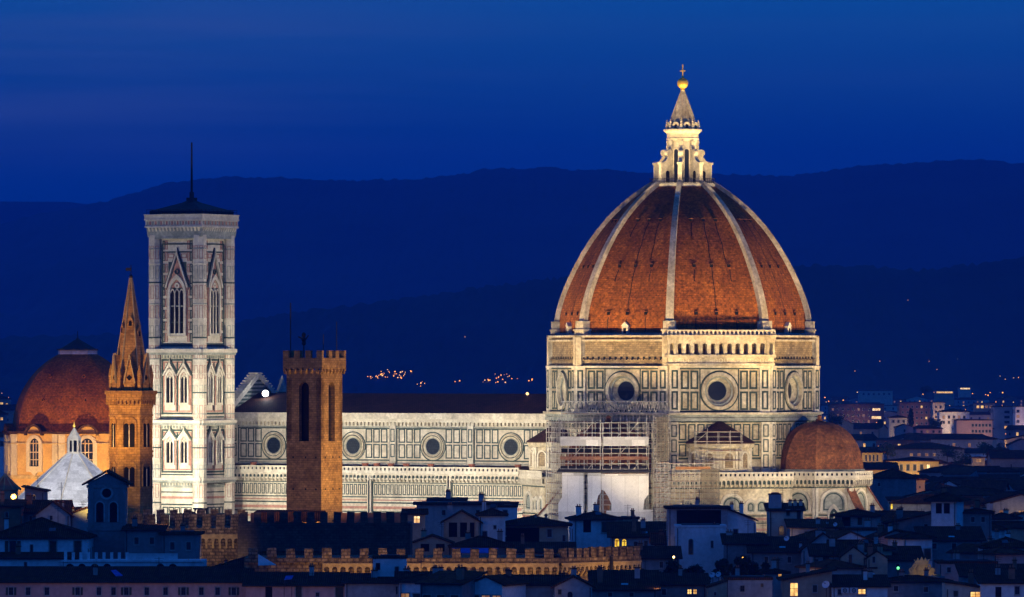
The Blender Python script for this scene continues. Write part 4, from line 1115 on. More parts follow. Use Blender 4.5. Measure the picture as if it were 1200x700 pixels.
b = MB('lead'); b.prism(ol(rt + .9), z1 + .7, z1 + 1.05); b.lathe((lc.x, lc.y, z1 + 1.05), [(rt + .3, 0), (rt * .6, 1.2), (.5, 2.5), (.12, 3.0), (.1, 4.6), (0, 4.7)], 8, -11); b.build('lantern_cap', ld)
for a, zz in ((-33, .72), (-33, .40), (11.5, .40), (11.5, .74)):
    i = int(zz * n); rr_ = pr[i][0] * math.cos(R(22.5)); f = Fr(lc + dirv(a) * rr_, a); w = MB('dome_tile'); z = pr[i][1]
    w.fring(f, 0, z, .28, .45, -.8, .4, 10); w.fdisc(f, 0, z, .3, -.8, .3, 10, 'void'); w.build('dome_vent', ld)

# ------------------------------------------------------------------ white pyramid roof of the baptistery
YP = 1500.0
pcx = Vector((PX(87, YP), YP, 0)); s = YP / F
bap = thing('baptistery', 'octagonal baptistery with white stone pyramid roof and small pillared lantern', 'church', pcx)
op = lambda r: octpts(r, pcx.x, pcx.y, -9)
zap = PZ(531, YP)
b = MB('marble'); b.prism(op(15.2), 0, 19.4); b.prism(op(15.8), 19.4, 20.1, 'marble_clean')
b.build('wall', bap)
b = MB('white_roof'); b.prism(op(15.6), 20.1, zap, None, op(1.6)); rf_ = b.build('roof', bap)
b = MB('marble_clean')
for p, q in zip(op(15.65), op(1.6)): b.tube((*p, 20.2), (*q, zap), .16, 5)
b.build('roof_rib', rf_)
b = MB('marble_clean'); b.prism(op(1.75), zap - .3, zap + .3); b.prism(op(1.7), zap + 2.9, zap + 3.3); b.prism(op(1.75), zap + 3.3, zap + 5.9, None, op(.12)); lb = b.build('lantern', bap)
b = MB('void'); b.prism(op(1.0), zap + .3, zap + 2.9); b.build('lantern_core', lb)
for k in range(8):
    p = op(1.5)[k]; b = MB('marble_clean'); b.tube((*p, zap + .3), (*p, zap + 2.9), .22, 8); b.build('column', lb)
b = MB('gilt'); b.lathe((pcx.x, pcx.y, zap + 5.8), [(.1, 0), (.38, .25), (.38, .55), (.1, .8), (.05, 1.5), (0, 1.55)], 10); b.build('finial', lb)

# ------------------------------------------------------------------ battlemented palace wings in front
def merlon_row(fr, u0, u1, n, z0, h_, w, d, mat, parent, skip=()):
    for k in range(n):
        if k in skip: continue
        u = u0 + (u1 - u0) * (k + .5) / n; q_ = random.Random(k * 31 + int(u0)); j_ = lambda s_: q_.uniform(-s_, s_); b = MB(mat); b.hexa([fr.p(u - w / 2 + j_(.1), z0, 0), fr.p(u + w / 2 + j_(.1), z0, 0), fr.p(u + w / 2, z0, -d), fr.p(u - w / 2, z0, -d)], [fr.p(u - w / 2 + j_(.12), z0 + h_ + j_(.13), j_(.04)), fr.p(u + w / 2 + j_(.12), z0 + h_ + j_(.13), j_(.04)), fr.p(u + w / 2, z0 + h_ + j_(.1), -d), fr.p(u - w / 2, z0 + h_ + j_(.1), -d)]); b.build('merlon', parent)
def machicolation(fr, u0, u1, n, zb, zt, d, mat, parent, name='corbel_arch_row'):
    b = MB(mat); st = (u1 - u0) / n
    b.arcade(fr, u0, u1, n, zb + (zt - zb) * .45, zb + (zt - zb) * .62, zt, d - .3, d, st * .33, None, 6)
    for k in range(n + 1):
        u = min(max(u0 + st * k, u0 + st * .16), u1 - st * .16); hw = st * .15
        b.hexa([fr.p(u - hw, zb, .12), fr.p(u + hw, zb, .12), fr.p(u + hw, zb, -.05), fr.p(u - hw, zb, -.05)], [fr.p(u - hw, zb + (zt - zb) * .46, d), fr.p(u + hw, zb + (zt - zb) * .46, d), fr.p(u + hw, zb + (zt - zb) * .46, -.05), fr.p(u - hw, zb + (zt - zb) * .46, -.05)])
    b.fbox(fr, u0, u1, zt, zt + .22, -.05, d + .12)
    return b.build(name, parent)
Y1 = 1010.0
x0, x1, x2 = PX(152, Y1), PX(281, Y1), PX(481, Y1 - 9)
pal = thing('palace_wing', 'long battlemented palace wing below the brown watchtower, golden stone at its left end', 'palace', (x1, Y1 + 8, 0))
f = Fr((0, Y1, 0), 0)
b = MB('rubble_stone'); zt = PZ(619, Y1)
b.box(x0, x1, Y1 + .7, Y1 + 14, 0, zt - .02); b.fbox(f, x0, x1, PZ(628, Y1), zt, -1.2, 0); b.build('wall', pal)
merlon_row(f, x0 + .1, x1 + .2, 8, zt, PZ(602.5, Y1) - zt, 1.25, .7, 'rubble_stone', pal)
merlon_row(Fr((0, Y1 + 13.5, 0), 0), x0 + .8, x1 + .8, 8, zt - .5, PZ(600.5, Y1) - zt + .6, 1.2, .7, 'rubble_stone', pal)
machicolation(Fr((0, Y1 + .7, 0), 0), PX(226, Y1), x1, 7, PZ(643, Y1), PZ(628, Y1), .7, 'carved_stone', pal)
Y2 = Y1 - 9; f = Fr((0, Y2, 0), 0); zt = PZ(613, Y2)
b = MB('dark_stone'); b.box(x1 + .03, x2, Y2, Y2 + 1.2, 0, zt); b.box(x1 + .03, x1 + 1.2, Y2 + 1.2, Y2 + 22, 0, zt - .3); b.box(x2 - 1.2, x2, Y2 + 1.2, Y2 + 22, 0, zt - .3); b.build('wall', pal, )
merlon_row(f, x1, x2, 13, zt, PZ(600.5, Y2) - zt, 1.12, .7, 'dark_stone', pal)
b = MB('brickwall'); b.box(x1 + 1.2, x2 - 1.2, Y2 + 21, Y2 + 22, 0, PZ(601, Y2 + 22)); b.build('back_wall', pal)
b = MB('roof_tile'); b.box(PX(296, Y2), PX(378, Y2), Y2 + 8, Y2 + 19, zt, PZ(599.8, Y2 + 8)); b.build('rear_roof', pal)

Y3 = 962.0
xa, xc = PX(286, Y3), PX(655, Y3)
low = thing('battlemented_palace', 'lower stone palace with lit battlements and golden row of corbel arches', 'palace', ((xa + xc) / 2, Y3 + 8, 0))
zt = PZ(654, Y3); f = Fr((0, Y3, 0), 0)
b = MB('rubble_stone'); b.box(xa, xc, Y3 + .8, Y3 + 15, 0, zt - .02); b.fbox(f, xa, xc, PZ(659.5, Y3), zt, -1.2, 0); b.build('wall', low)
merlon_row(f, xa, xc - .2, 17, zt, PZ(643, Y3) - zt, 1.35, .7, 'rubble_stone', low)
machicolation(Fr((0, Y3 + .8, 0), 0), PX(378, Y3), xc, 29, PZ(676, Y3), PZ(662, Y3), .8, 'carved_stone', low)
b = MB('carved_stone'); b.fbox(Fr((0, Y3 + .8, 0), 0), xa, xc, PZ(681, Y3), PZ(678.5, Y3), 0, .2); b.build('string_course', low)
# the side that recedes to the right
yaw = 48.0
cr = Vector((xc + .05, Y3 + .05, 0)); Ln = (PX(745, Y3) - xc) / math.cos(R(yaw)) * 1.09
f2 = Fr(cr, yaw); dn = f2.N
b = MB('rubble_stone')
P = [f2.p(.02, 0, -.8), f2.p(Ln, 0, -.8), f2.p(Ln, 0, -9), f2.p(.5, 0, -9)]
b.prism([(p.x, p.y) for p in P], 0, zt - .02); b.fbox(f2, 0, Ln, PZ(659.5, Y3), zt, -1.2, 0); b.build('side_wall', low)
merlon_row(f2, .3, Ln, 11, zt, PZ(643, Y3) - zt, 1.15, .7, 'rubble_stone', low)
machicolation(Fr(cr - dn * .8, yaw), .8, Ln, 18, PZ(676, Y3), PZ(662, Y3), .8, 'carved_stone', low)
b = MB('iron'); q = f2.p(Ln * .62, 0, .25); b.tube((q.x, q.y, 5), (q.x, q.y, PZ(655, Y3)), .3, 6); b.build('drainpipe', low)

# ------------------------------------------------------------------ dark gabled belfry at the left
YG = 1000.0
gx = PX(125, YG); hw = (147 - 103) / 2 * YG / F
bel = thing('church_belfry', 'dark gabled belfry with paired arched openings rising over left rooftops', 'belfry', (gx, YG + hw, 0))
f = Fr((gx, YG, 0), 0); b = MB('dim'); zt = PZ(567, YG)
b.box(gx - hw, gx + hw, YG, YG + 2 * hw, 0, zt)
for k, (z0, z1) in enumerate(((PZ(622, YG), PZ(618, YG)), (PZ(572, YG), PZ(568.5, YG)))): b.box(gx - hw - .2, gx + hw + .2, YG - .2, YG + 2 * hw + .2, z0, z1)
b.fpoly(f, [(-hw - .25, zt), (hw + .25, zt), (0, PZ(555, YG))], -2 * hw, .1)
for s_ in (-1, 1): b.fbox(f, min(s_ * hw, s_ * (hw - .8)), max(s_ * hw, s_ * (hw - .8)), PZ(618, YG), PZ(572, YG), 0, .18)
b.build('wall', bel)
for s_ in (-1, 1):
    w = MB('grey'); w.fband(f, round_arch(s_ * 1.05, .78, PZ(612, YG), PZ(593, YG), 8), round_arch(s_ * 1.05, .58, PZ(612, YG), PZ(593, YG), 8), -.02, .14); wi = w.build('bell_opening', bel)
    v = MB('void'); v.fpoly(f, round_arch(s_ * 1.05, .58, PZ(612, YG), PZ(593, YG), 8), -.1, .03); v.build('recess', wi)
w = MB('grey'); w.fring(f, 0, PZ(578, YG), .72, 1.05, -.02, .16, 18); w.fdisc(f, 0, PZ(578, YG), .73, -.1, .04, 18, 'void'); w.build('round_niche', bel)
b = MB('roof_tile')
zr = PZ(553, YG)
for s_ in (-1, 1):
    q = [f.p(0, zr, .7), f.p(s_ * (hw + .9), zt - .3, .7), f.p(s_ * (hw + .9), zt - .3, -2 * hw - .6), f.p(0, zr, -2 * hw - .6)]
    up = Vector((0, 0, .28)); b.hexa(q if s_ > 0 else q[::-1], [p + up for p in (q if s_ > 0 else q[::-1])])
b.build('roof', bel)
# ------------------------------------------------------------------ houses
HN = [0]
def opening(kind, fr, u, z, w, h, parent):
    """one window: stone surround, pane or shutters as its own child"""
    t = min(.16, w * .18)
    if kind in ('a', 'al'):
        zs = z + h - w / 2
        o_ = round_arch(u, w / 2 + t, z, zs, 8); i_ = round_arch(u, w / 2, z, zs, 8)
        b = MB('frame_stone'); b.fband(fr, o_, i_, -.02, .1); wi = b.build('window', parent)
        v = MB('lit_yellow' if kind == 'al' else 'dark_glass'); v.fpoly(fr, i_, -.1, .03)
        if kind == 'al': v.fbox(fr, u - .06, u + .06, z, zs + w * .3, .03, .07, 'iron'); v.fbox(fr, u - w / 2, u + w / 2, zs - .06, zs + .06, .03, .07, 'iron')
        v.build('pane', wi)
    elif kind == 'o':                          # deep open loggia
        b = MB('void'); b.fbox(fr, u - w / 2, u + w / 2, z, z + h, -.2, .03); b.build('loggia_opening', parent)
    else:
        b = MB('frame_stone'); b.rect(fr, u - w / 2 - t, u + w / 2 + t, z - t, z + h + t, t, -.02, .09); b.fbox(fr, u - w / 2 - t * 1.6, u + w / 2 + t * 1.6, z - t * 1.7, z - t, -.02, .2)
        wi = b.build('window', parent)
        pm = {'l': 'lit_window', 'w': 'lit_white', 'd': 'lit_dim', 's': 'shutter'}.get(kind, 'dark_glass')
        v = MB(pm); v.fbox(fr, u - w / 2, u + w / 2, z, z + h, -.1, .02)
        v.fbox(fr, u - .035, u + .035, z, z + h, .02, .06, 'wood'); v.fbox(fr, u - w / 2, u + w / 2, z + h * .55, z + h * .55 + .06, .02, .06, 'wood')
        v.build('shutter' if kind == 's' else 'pane', wi)
        if kind == 'h':                        # shutters folded back
            for s_ in (-1, 1):
                m = MB('shutter'); m.fbox(fr, min(u + s_ * (w / 2 + t), u + s_ * (w + t)), max(u + s_ * (w / 2 + t), u + s_ * (w + t)), z, z + h, .02, .1); m.build('shutter', wi)

def house(label, x0, x1, ye, Y, dep=10, roof='hip', yr=None, wall='cream', wins=(), yaw=0, ch=(), rm='roof_tile', over=.55, name='house', cat='house', group=None, aer=(), rise=None, side=True, dr=0):
    xc = (x0 + x1) / 2; k = Y / F
    hw = (x1 - x0) * k / 2; hd = dep / 2; h = PZ(ye, Y)
    cx = PX(xc, Y); root = thing(name, label, cat, (cx, Y + hd, 0), yaw, group)
    if yr is not None: hr = PZ(yr, Y + (0 if roof == 'gfront' else hd))
    else: hr = h + (rise if rise is not None else min(hw, hd) * .42)
    B = lambda m: MB(m)
    def put(mb, nm, par): o = mb.build(nm); o.parent = par; return o
    fr = Fr((0, -hd, 0), 0); frR = Fr((hw, 0, 0), 90); frL = Fr((-hw, 0, 0), -90)
    w = B(wall)
    w.box(-hw, hw, -hd, hd, 0, h)
    if roof == 'gfront': w.fpoly(fr, [(-hw, h), (hw, h), (0, hr)], -dep, 0)
    if roof == 'gable':
        for f_ in (frR, frL): w.fpoly(f_, [(-hd, h), (hd, h), (0, hr)], -.3, 0)
    if roof == 'shedr':                        # high on the left, low on the right
        w.fpoly(fr, [(-hw, h), (hw, h), (hw, h + .02), (-hw, hr)], -dep, 0)
    if roof == 'shedl': w.fpoly(fr, [(-hw, h), (hw, h), (hw, hr), (-hw, h + .02)], -dep, 0)
    if roof == 'shed':
        w.poly([(-hw, hd, h), (hw, hd, h), (hw, hd, hr), (-hw, hd, hr)][::-1])
        w.poly([(hw, -hd, h), (hw, hd, h), (hw, hd, hr)]); w.poly([(-hw, hd, h), (-hw, -hd, h), (-hw, hd, hr)])
    wo = put(w, 'wall', root)
    r = B(rm); o = over; t = .24; e = h + .03
    up = Vector((0, 0, t))
    def slab(q): r.hexa(q, [Vector(p) + up for p in q])
    if roof == 'hip':
        E = [(-hw - o, -hd - o), (hw + o, -hd - o), (hw + o, hd + o), (-hw - o, hd + o)]
        r.prism(E, e, e + t)
        if hw >= hd: a, b_ = (-hw + hd, 0, hr), (hw - hd, 0, hr)
        else: a, b_ = (0, -hd + hw, hr), (0, hd - hw, hr)
        T = [Vector((x, y, e + t + .004)) for x, y in E]; a, b_ = Vector(a), Vector(b_)
        if (a - b_).length < .05:
            for i in range(4): r.poly([T[i], T[(i + 1) % 4], a])
        elif hw >= hd:
            r.poly([T[0], T[1], b_, a]); r.poly([T[1], T[2], b_]); r.poly([T[2], T[3], a, b_]); r.poly([T[3], T[0], a])
            for p, q in ((T[0], a), (T[1], b_), (a, b_)): r.tube(p + Vector((0, 0, .05)), q + Vector((0, 0, .05)), .14, 5)
        else:
            r.poly([T[0], T[1], a]); r.poly([T[1], T[2], b_, a]); r.poly([T[2], T[3], b_]); r.poly([T[3], T[0], a, b_])
            for p, q in ((T[0], a), (T[1], a), (a, b_)): r.tube(p + Vector((0, 0, .05)), q + Vector((0, 0, .05)), .14, 5)
    elif roof == 'gable':
        sl = (hr - h) / hd; zl = e - sl * o
        slab([(-hw - o, -hd - o, zl), (hw + o, -hd - o, zl), (hw + o, 0, hr + .03), (-hw - o, 0, hr + .03)])
        slab([(-hw - o, 0, hr + .03), (hw + o, 0, hr + .03), (hw + o, hd + o, zl), (-hw - o, hd + o, zl)])
        r.tube((-hw - o, 0, hr + .3), (hw + o, 0, hr + .3), .15, 6)
    elif roof == 'gfront':
        sl = (hr - h) / hw; zl = e - sl * o
        slab([(-hw - o, -hd - o * .6, zl), (0, -hd - o * .6, hr + .03), (0, hd + o, hr + .03), (-hw - o, hd + o, zl)])
        slab([(0, -hd - o * .6, hr + .03), (hw + o, -hd - o * .6, zl), (hw + o, hd + o, zl), (0, hd + o, hr + .03)])
    elif roof == 'shedr': slab([(-hw - o, -hd - o, hr + .05), (hw + o, -hd - o, h + .05), (hw + o, hd + o, h + .05), (-hw - o, hd + o, hr + .05)])
    elif roof == 'shedl': slab([(-hw - o, -hd - o, h + .05), (hw + o, -hd - o, hr + .05), (hw + o, hd + o, hr + .05), (-hw - o, hd + o, h + .05)])
    elif roof == 'shed': slab([(-hw - o, -hd - o, e - .1), (hw + o, -hd - o, e - .1), (hw + o, hd + o, hr + .05), (-hw - o, hd + o, hr + .05)])
    else:
        r.prism([(-hw - o, -hd - o), (hw + o, -hd - o), (hw + o, hd + o), (-hw - o, hd + o)], e, e + .35)
        r.box(-hw + 1, hw - 1, -hd + 1, hd - 1, e + .354, e + .5, 'lead')
    ro = put(r, 'roof', root)
    class Pz: pass
    for q in wins:
        px, py, wp, hp = q[:4]; kd = q[4] if len(q) > 4 else ''
        u = (px - xc) * k; ww = wp * k; hh = hp * k; z = PZ(py, Y) - hh / 2
        opening2(kd, fr, u, z, ww, hh, wo, root)
    if side and wins and dep > 7:
        for f_, sg in ((frR, 1), (frL, -1)):
            for j in range(max(1, int(dep / 5))): opening2('s' if (j + HN[0]) % 3 else '', f_, -hd + dep * (j + .5) / max(1, int(dep / 5)), h - 3.4, .95, 1.7, wo, root)
    for q in ch:
        px, pyt, wp = q[:3]; u = (px - xc) * k; hwc = wp * k / 2; zt = PZ(pyt, Y + hd * .8); y = -hd * .2 if len(q) < 4 else q[3]
        c = B(wall if len(q) < 5 else q[4]); c.box(u - hwc, u + hwc, y - hwc * .7, y + hwc * .7, h, zt - .35); c.box(u - hwc - .12, u + hwc + .12, y - hwc * .7 - .12, y + hwc * .7 + .12, zt - .35, zt - .2, 'roof_tile')
        c.box(u - hwc * .6, u + hwc * .6, y - hwc * .4, y + hwc * .4, zt - .2, zt, 'clay')
        put(c, 'chimney', root)
    for px, pyt in aer:
        u = (px - xc) * k; zt = PZ(pyt, Y); c = B('iron'); c.tube((u, 0, h), (u, 0, zt), .045, 5)
        for i in range(3): c.tube((u - .7 + .12 * i, 0, zt - .2 - .35 * i), (u + .7 - .12 * i, 0, zt - .2 - .35 * i), .03, 4)
        put(c, 'antenna', root)
    HN[0] += 1
    if Y < 1330 and dep > 6:                   # weathered odds and ends that every old roof carries
        q = random.Random(HN[0] * 7 + 1)
        top = max(h, hr if roof != 'flat' else h + .5)
        for _ in range(q.choice((1, 1, 2)) if not ch else q.choice((0, 1))):
            u = q.uniform(-.75, .75) * hw; y = q.uniform(-.35, .4) * dep; cw = q.uniform(.28, .5); zt = min(top, h + (top - h) * .8) + q.uniform(.7, 1.5)
            c = B(q.choice((wall, wall, 'brickwall', 'grey'))); c.box(u - cw, u + cw, y - cw * .7, y + cw * .7, h - .2, zt); c.box(u - cw - .1, u + cw + .1, y - cw * .7 - .1, y + cw * .7 + .1, zt, zt + .14, 'roof_tile')
            for s_ in (-1, 1): c.box(u + s_ * cw * .45 - .1, u + s_ * cw * .45 + .1, y - .1, y + .1, zt + .14, zt + .5, 'clay')
            put(c, 'chimney', root)
        if not aer and q.random() < .6:
            u = q.uniform(-.7, .7) * hw; zt = top + q.uniform(1.6, 3.2); c = B('iron'); c.tube((u, .2, h), (u, .2, zt), .04, 5)
            for i in range(3): c.tube((u - .65 + .12 * i, .2, zt - .15 - .32 * i), (u + .65 - .12 * i, .2, zt - .15 - .32 * i), .028, 4)
            put(c, 'antenna', root)
        c = B('iron'); u = (hw - .3) * q.choice((-1, 1)); c.tube((u, -hd - .1, 0), (u, -hd - .1, h - .1), .06, 6); put(c, 'drainpipe', root)
        if roof in ('hip', 'shed', 'gable'):
            c = B('iron'); c.tube((-hw - o, -hd - o - .05, e + (.05 if roof != 'gable' else -.1 * o)), (hw + o, -hd - o - .05, e + (.05 if roof != 'gable' else -.1 * o)), .085, 6); put(c, 'gutter', root)
        if roof in ('shed', 'hip') and dep > 9 and q.random() < .45 and hr > h + .6:
            sl = (hr - h) / (dep if roof == 'shed' else min(hw, hd)); u = q.uniform(-.35, .35) * hw; y0 = -hd + q.uniform(1.2, 2.4); zz = lambda y: e + t + sl * (y + hd) + .1
            c = B('dark_glass'); c.hexa([(u - .5, y0, zz(y0) - .2), (u + .5, y0, zz(y0) - .2), (u + .5, y0 + 1.1, zz(y0 + 1.1) - .2), (u - .5, y0 + 1.1, zz(y0 + 1.1) - .2)], [(u - .5, y0, zz(y0)), (u + .5, y0, zz(y0)), (u + .5, y0 + 1.1, zz(y0 + 1.1)), (u - .5, y0 + 1.1, zz(y0 + 1.1))]); put(c, 'skylight', root)
    return root
_ob = MB.build
def opening2(kind, fr, u, z, w, h, wallo, root):
    # parts of a rotated house are built in its own local frame
    class Tmp: pass
    global _local
    _local = True
    opening(kind, fr, u, z, w, h, root)
    _local = False
_local = False
def _build(s, name, parent=None, smooth=False, loc=None):
    if _local and parent is not None:
        o = _ob(s, name, None, smooth); o.parent = parent; return o
    return _ob(s, name, parent, smooth, loc)
MB.build = _build

# --- bottom left
house('lilac walled long house with a row of dark windows along the bottom left edge', -14, 290, 683, 950, 15, 'shed', 668, 'pink', [(x, 693, 5.2, 9, 'h' if i % 3 == 0 else '') for i, x in enumerate((13, 33, 55, 91, 116, 133, 148, 172, 194, 215, 236, 255, 274))], name='palazzo', cat='palazzo', rm='roof_tile_grey', aer=((70, 660), (183, 655)))
house('wide pale house with broad dark roof and three shuttered windows left of the belfry', -12, 102, 632, 985, 15, 'hip', 607, 'white', [(15, 641, 8, 14, 'h'), (37, 643, 3, 9), (62, 641, 8, 14, 's'), (91, 641, 8, 14, 's')], ch=((4, 606, 5),), rm='roof_tile_grey')
house('low pale annex wall under the three-shuttered house, roofed by a dark ledge', -12, 88, 655, 976, 7, 'shed', 650, 'white', [(30, 662, 3, 6)], rm='roof_tile_grey')
house('brick red house end at left edge beneath the orange street lamp', -14, 24, 594, 1035, 9, 'shed', 588, 'brickwall', [(8, 604, 3.5, 7)], rm='roof_tile_red')
house('small house with long red tile roof just left of the white pyramid', 24, 78, 601, 1042, 12, 'gable', 589, 'dim', [(36, 608, 3, 6)], rm='roof_tile_red', ch=((67, 586, 2.6), (72, 587, 2.6)))
house('blue grey gable end with two chimneys beneath the white pyramid', 42, 82, 604, 1028, 9, 'gfront', 589, 'grey', [(60, 607, 3, 5)], ch=((66, 586, 2.5), (72, 587, 2.5)))
house('blue grey lean-to house wedged between white pyramid and belfry', 82, 112, 604, 1030, 9, 'shedl', 590, 'grey', [(104, 605, 4, 7)], ch=((84, 594, 2.5),), aer=((94, 588),))
house('pale house with a small peaked gable at the foot of the white pyramid', 29, 52, 577, 1120, 8, 'shedr', 571, 'dim', [(40, 583, 3, 6)], ch=((43, 568, 1.6),))
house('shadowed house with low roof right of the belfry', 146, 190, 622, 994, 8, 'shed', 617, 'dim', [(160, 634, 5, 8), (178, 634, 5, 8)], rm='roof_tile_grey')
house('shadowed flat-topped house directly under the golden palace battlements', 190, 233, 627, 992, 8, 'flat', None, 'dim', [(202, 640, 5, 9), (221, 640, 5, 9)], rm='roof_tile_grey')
# terrace with arches
YT = 972.0
ter = thing('terrace', 'pale roof terrace with balustrade posts and small dark arches below the belfry', 'terrace', (PX(155, YT), YT + 5, 0))
f = Fr((0, YT, 0), 0); b = MB('white'); b.box(PX(73, YT), PX(238, YT), YT, YT + 12, 0, PZ(658, YT)); b.fbox(f, PX(72, YT), PX(239, YT), PZ(658.6, YT), PZ(656.6, YT), -.3, .35); b.build('wall', ter)
for px in (82, 96, 111, 125.5, 188, 202.5):
    v = MB('void'); v.fpoly(f, round_arch(PX(px, YT), .62, PZ(669, YT), PZ(665.5, YT), 8), -.1, .03); v.build('arch', ter)
for i, px in enumerate(range(75, 150, 9)):
    m = MB('white'); m.fbox(f, PX(px, YT), PX(px + 3.4, YT), PZ(657, YT), PZ(645.5, YT) if i == 0 else PZ(647.5, YT), -.6, -.1); m.build('post', ter)
m = MB('white'); m.fbox(f, PX(150, YT), PX(208, YT), PZ(657, YT), PZ(650, YT), -.5, -.15); m.fbox(f, PX(150, YT), PX(208, YT), PZ(650, YT), PZ(649, YT), -.6, -.05); m.build('parapet', ter)
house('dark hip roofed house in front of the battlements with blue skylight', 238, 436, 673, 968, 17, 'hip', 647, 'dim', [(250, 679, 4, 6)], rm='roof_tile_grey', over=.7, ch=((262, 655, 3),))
house('lilac house with two dark doorways under a dark roof at bottom', 288, 404, 687, 946, 9, 'shed', 674, 'pink', [(315, 695, 8, 14, 'o'), (350, 694, 7, 14, 's'), (372, 697, 4, 5), (397, 695, 8, 14, 's')], rm='roof_tile_grey', aer=((365, 672),))
house('plain blue shaded wall with rounded shed roof at bottom, left of centre', 404, 470, 684, 945, 8, 'shed', 675, 'grey', [(466, 692, 4, 9)], rm='roof_tile_grey')
house('square white stair turret on the dark roofs before the stone battlements', 437, 476, 655, 950, 5, 'flat', None, 'white', [(465, 667, 4, 5), (443, 664, 5, 8, 'o')], ch=((441, 657, 3.5),), over=.15, rm='roof_tile_grey')
house('dark low house with sloping roof below the stone battlements', 466, 524, 684, 940, 9, 'gable', 673, 'grey', [(492, 693, 4, 7)], rm='roof_tile_grey')
house('tiny house whose white gable peeks over the bottom edge of the view', 558, 592, 697, 930, 7, 'gfront', 690.5, 'white', [(575, 699, 3, 3)], rm='roof_tile_grey')
house('wide dark roofed house along the bottom beneath the golden corbel arches', 505, 660, 694, 936, 11, 'hip', 679, 'dim', [(530, 698, 3, 4)], rm='roof_tile_grey', over=.6)
house('house with a dark roof and grey gable facing right below the corbel arches', 588, 676, 686, 925, 9, 'gable', 677, 'grey', [(668, 696, 5, 9)], rm='roof_tile_grey')
house('grey gabled house with black arched doorway at the bottom centre', 650, 694, 688, 918, 8, 'gfront', 677, 'grey', [(668, 697, 6, 7, 'a'), (656, 694, 4, 6, 's')], rm='roof_tile_grey')
house('dim house with white stepped parapet at the right end of battlements', 694, 770, 692, 935, 12, 'shed', 672, 'dim', [(715, 697, 5, 5), (740, 697, 5, 5)], rm='roof_tile_grey', aer=((757, 652),))
# --- behind the battlements, centre
house('mauve flat topped house directly below the nave, behind the pedimented loggia', 488, 604, 592, 1240, 12, 'flat', None, 'pink', [(520, 601, 4, 6), (560, 601, 4, 6)], over=.7, ch=((553, 588, 3),), rm='roof_tile_grey')
house('raised roof storey sitting on the mauve flat topped house', 503, 545, 587, 1252, 7, 'shed', 585, 'pink', [(514, 590, 3, 3)], rm='roof_tile_grey', name='roof_storey', cat='roof storey')
house('small penthouse box with aerials left of the shuttered hip roof house', 584, 606, 595, 1205, 6, 'flat', None, 'white', [(592, 601, 5, 6)], aer=((578, 586), (586, 584)), over=.2)
house('hut with one bright glowing window beside the dark palace wing', 474, 498, 603, 1110, 6, 'gable', 599, 'tan', [(488.5, 609, 6.5, 7.5, 'w')], rm='roof_tile_grey', side=False)
lo_ = house('house with warm lit pediment over an open pillared loggia', 520, 562, 612, 1120, 8, 'gfront', 600, 'tan', [(541, 621, 30, 17, 'o')], over=.6)
b = MB('tan'); fq = Fr((0, -4.0, 0), 0)
for px in (524, 537.5, 549, 559): u = (px - 541) * 1120 / F; b.fbox(fq, u - .25, u + .25, PZ(630, 1120), PZ(612, 1120), .05, .5)
o = b.build('column'); o.parent = lo_
house('pale house with hip roof right beside the pillared loggia', 561, 592, 605, 1122, 10, 'hip', 596, 'white', [(568, 628, 5, 10), (580, 618, 3, 4)])
house('wide hip roofed house with a great dark terrace opening', 582, 666, 617, 1130, 13, 'hip', 605, 'tan', [(611, 628, 42, 19, 'o'), (644, 625, 5, 9), (661, 631, 3.5, 7)], over=.7, ch=((628, 602, 3), (640, 602, 3.4)))
house('cream house with hip roof and shuttered upper windows below the scaffold', 670, 722, 610, 1150, 11, 'hip', 599.5, 'white', [(685.5, 617, 9, 14, 'o'), (706, 618, 6.5, 12, 's'), (713.5, 618, 5, 12, 's')], over=.8, yaw=4)
house('small terrace house with flat canopy between scaffold sheets and cream house', 722, 748, 609, 1175, 7, 'flat', None, 'tan', [(738, 614, 12, 6, 'o')], over=.3)
house('long house with yellow lit arched windows right of the battlements', 716, 786, 630, 1125, 11, 'shed', 614, 'grey', [(723, 637, 5, 11, 'al'), (731.5, 638, 5, 12, 'al'), (745, 640, 4, 10), (757, 639, 4, 10), (769.5, 639, 5, 9), (780, 640, 4, 9)], over=.7)
house('small house with gable front and two dark openings behind the battlements', 484, 529, 637, 1060, 8, 'gfront', 629, 'tan', [(498, 642, 10, 9, 'o'), (516, 642, 10, 9, 'o')], over=.5)
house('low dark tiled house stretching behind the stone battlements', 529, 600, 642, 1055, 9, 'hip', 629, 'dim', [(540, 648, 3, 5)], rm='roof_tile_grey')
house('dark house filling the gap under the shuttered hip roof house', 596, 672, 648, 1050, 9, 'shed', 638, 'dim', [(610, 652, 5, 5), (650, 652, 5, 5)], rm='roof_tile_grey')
house('blue shadowed garden house left of the white modern block', 735, 796, 655, 1040, 10, 'shed', 643, 'dim', [(750, 662, 4, 7), (775, 662, 4, 7)], rm='roof_tile_grey')
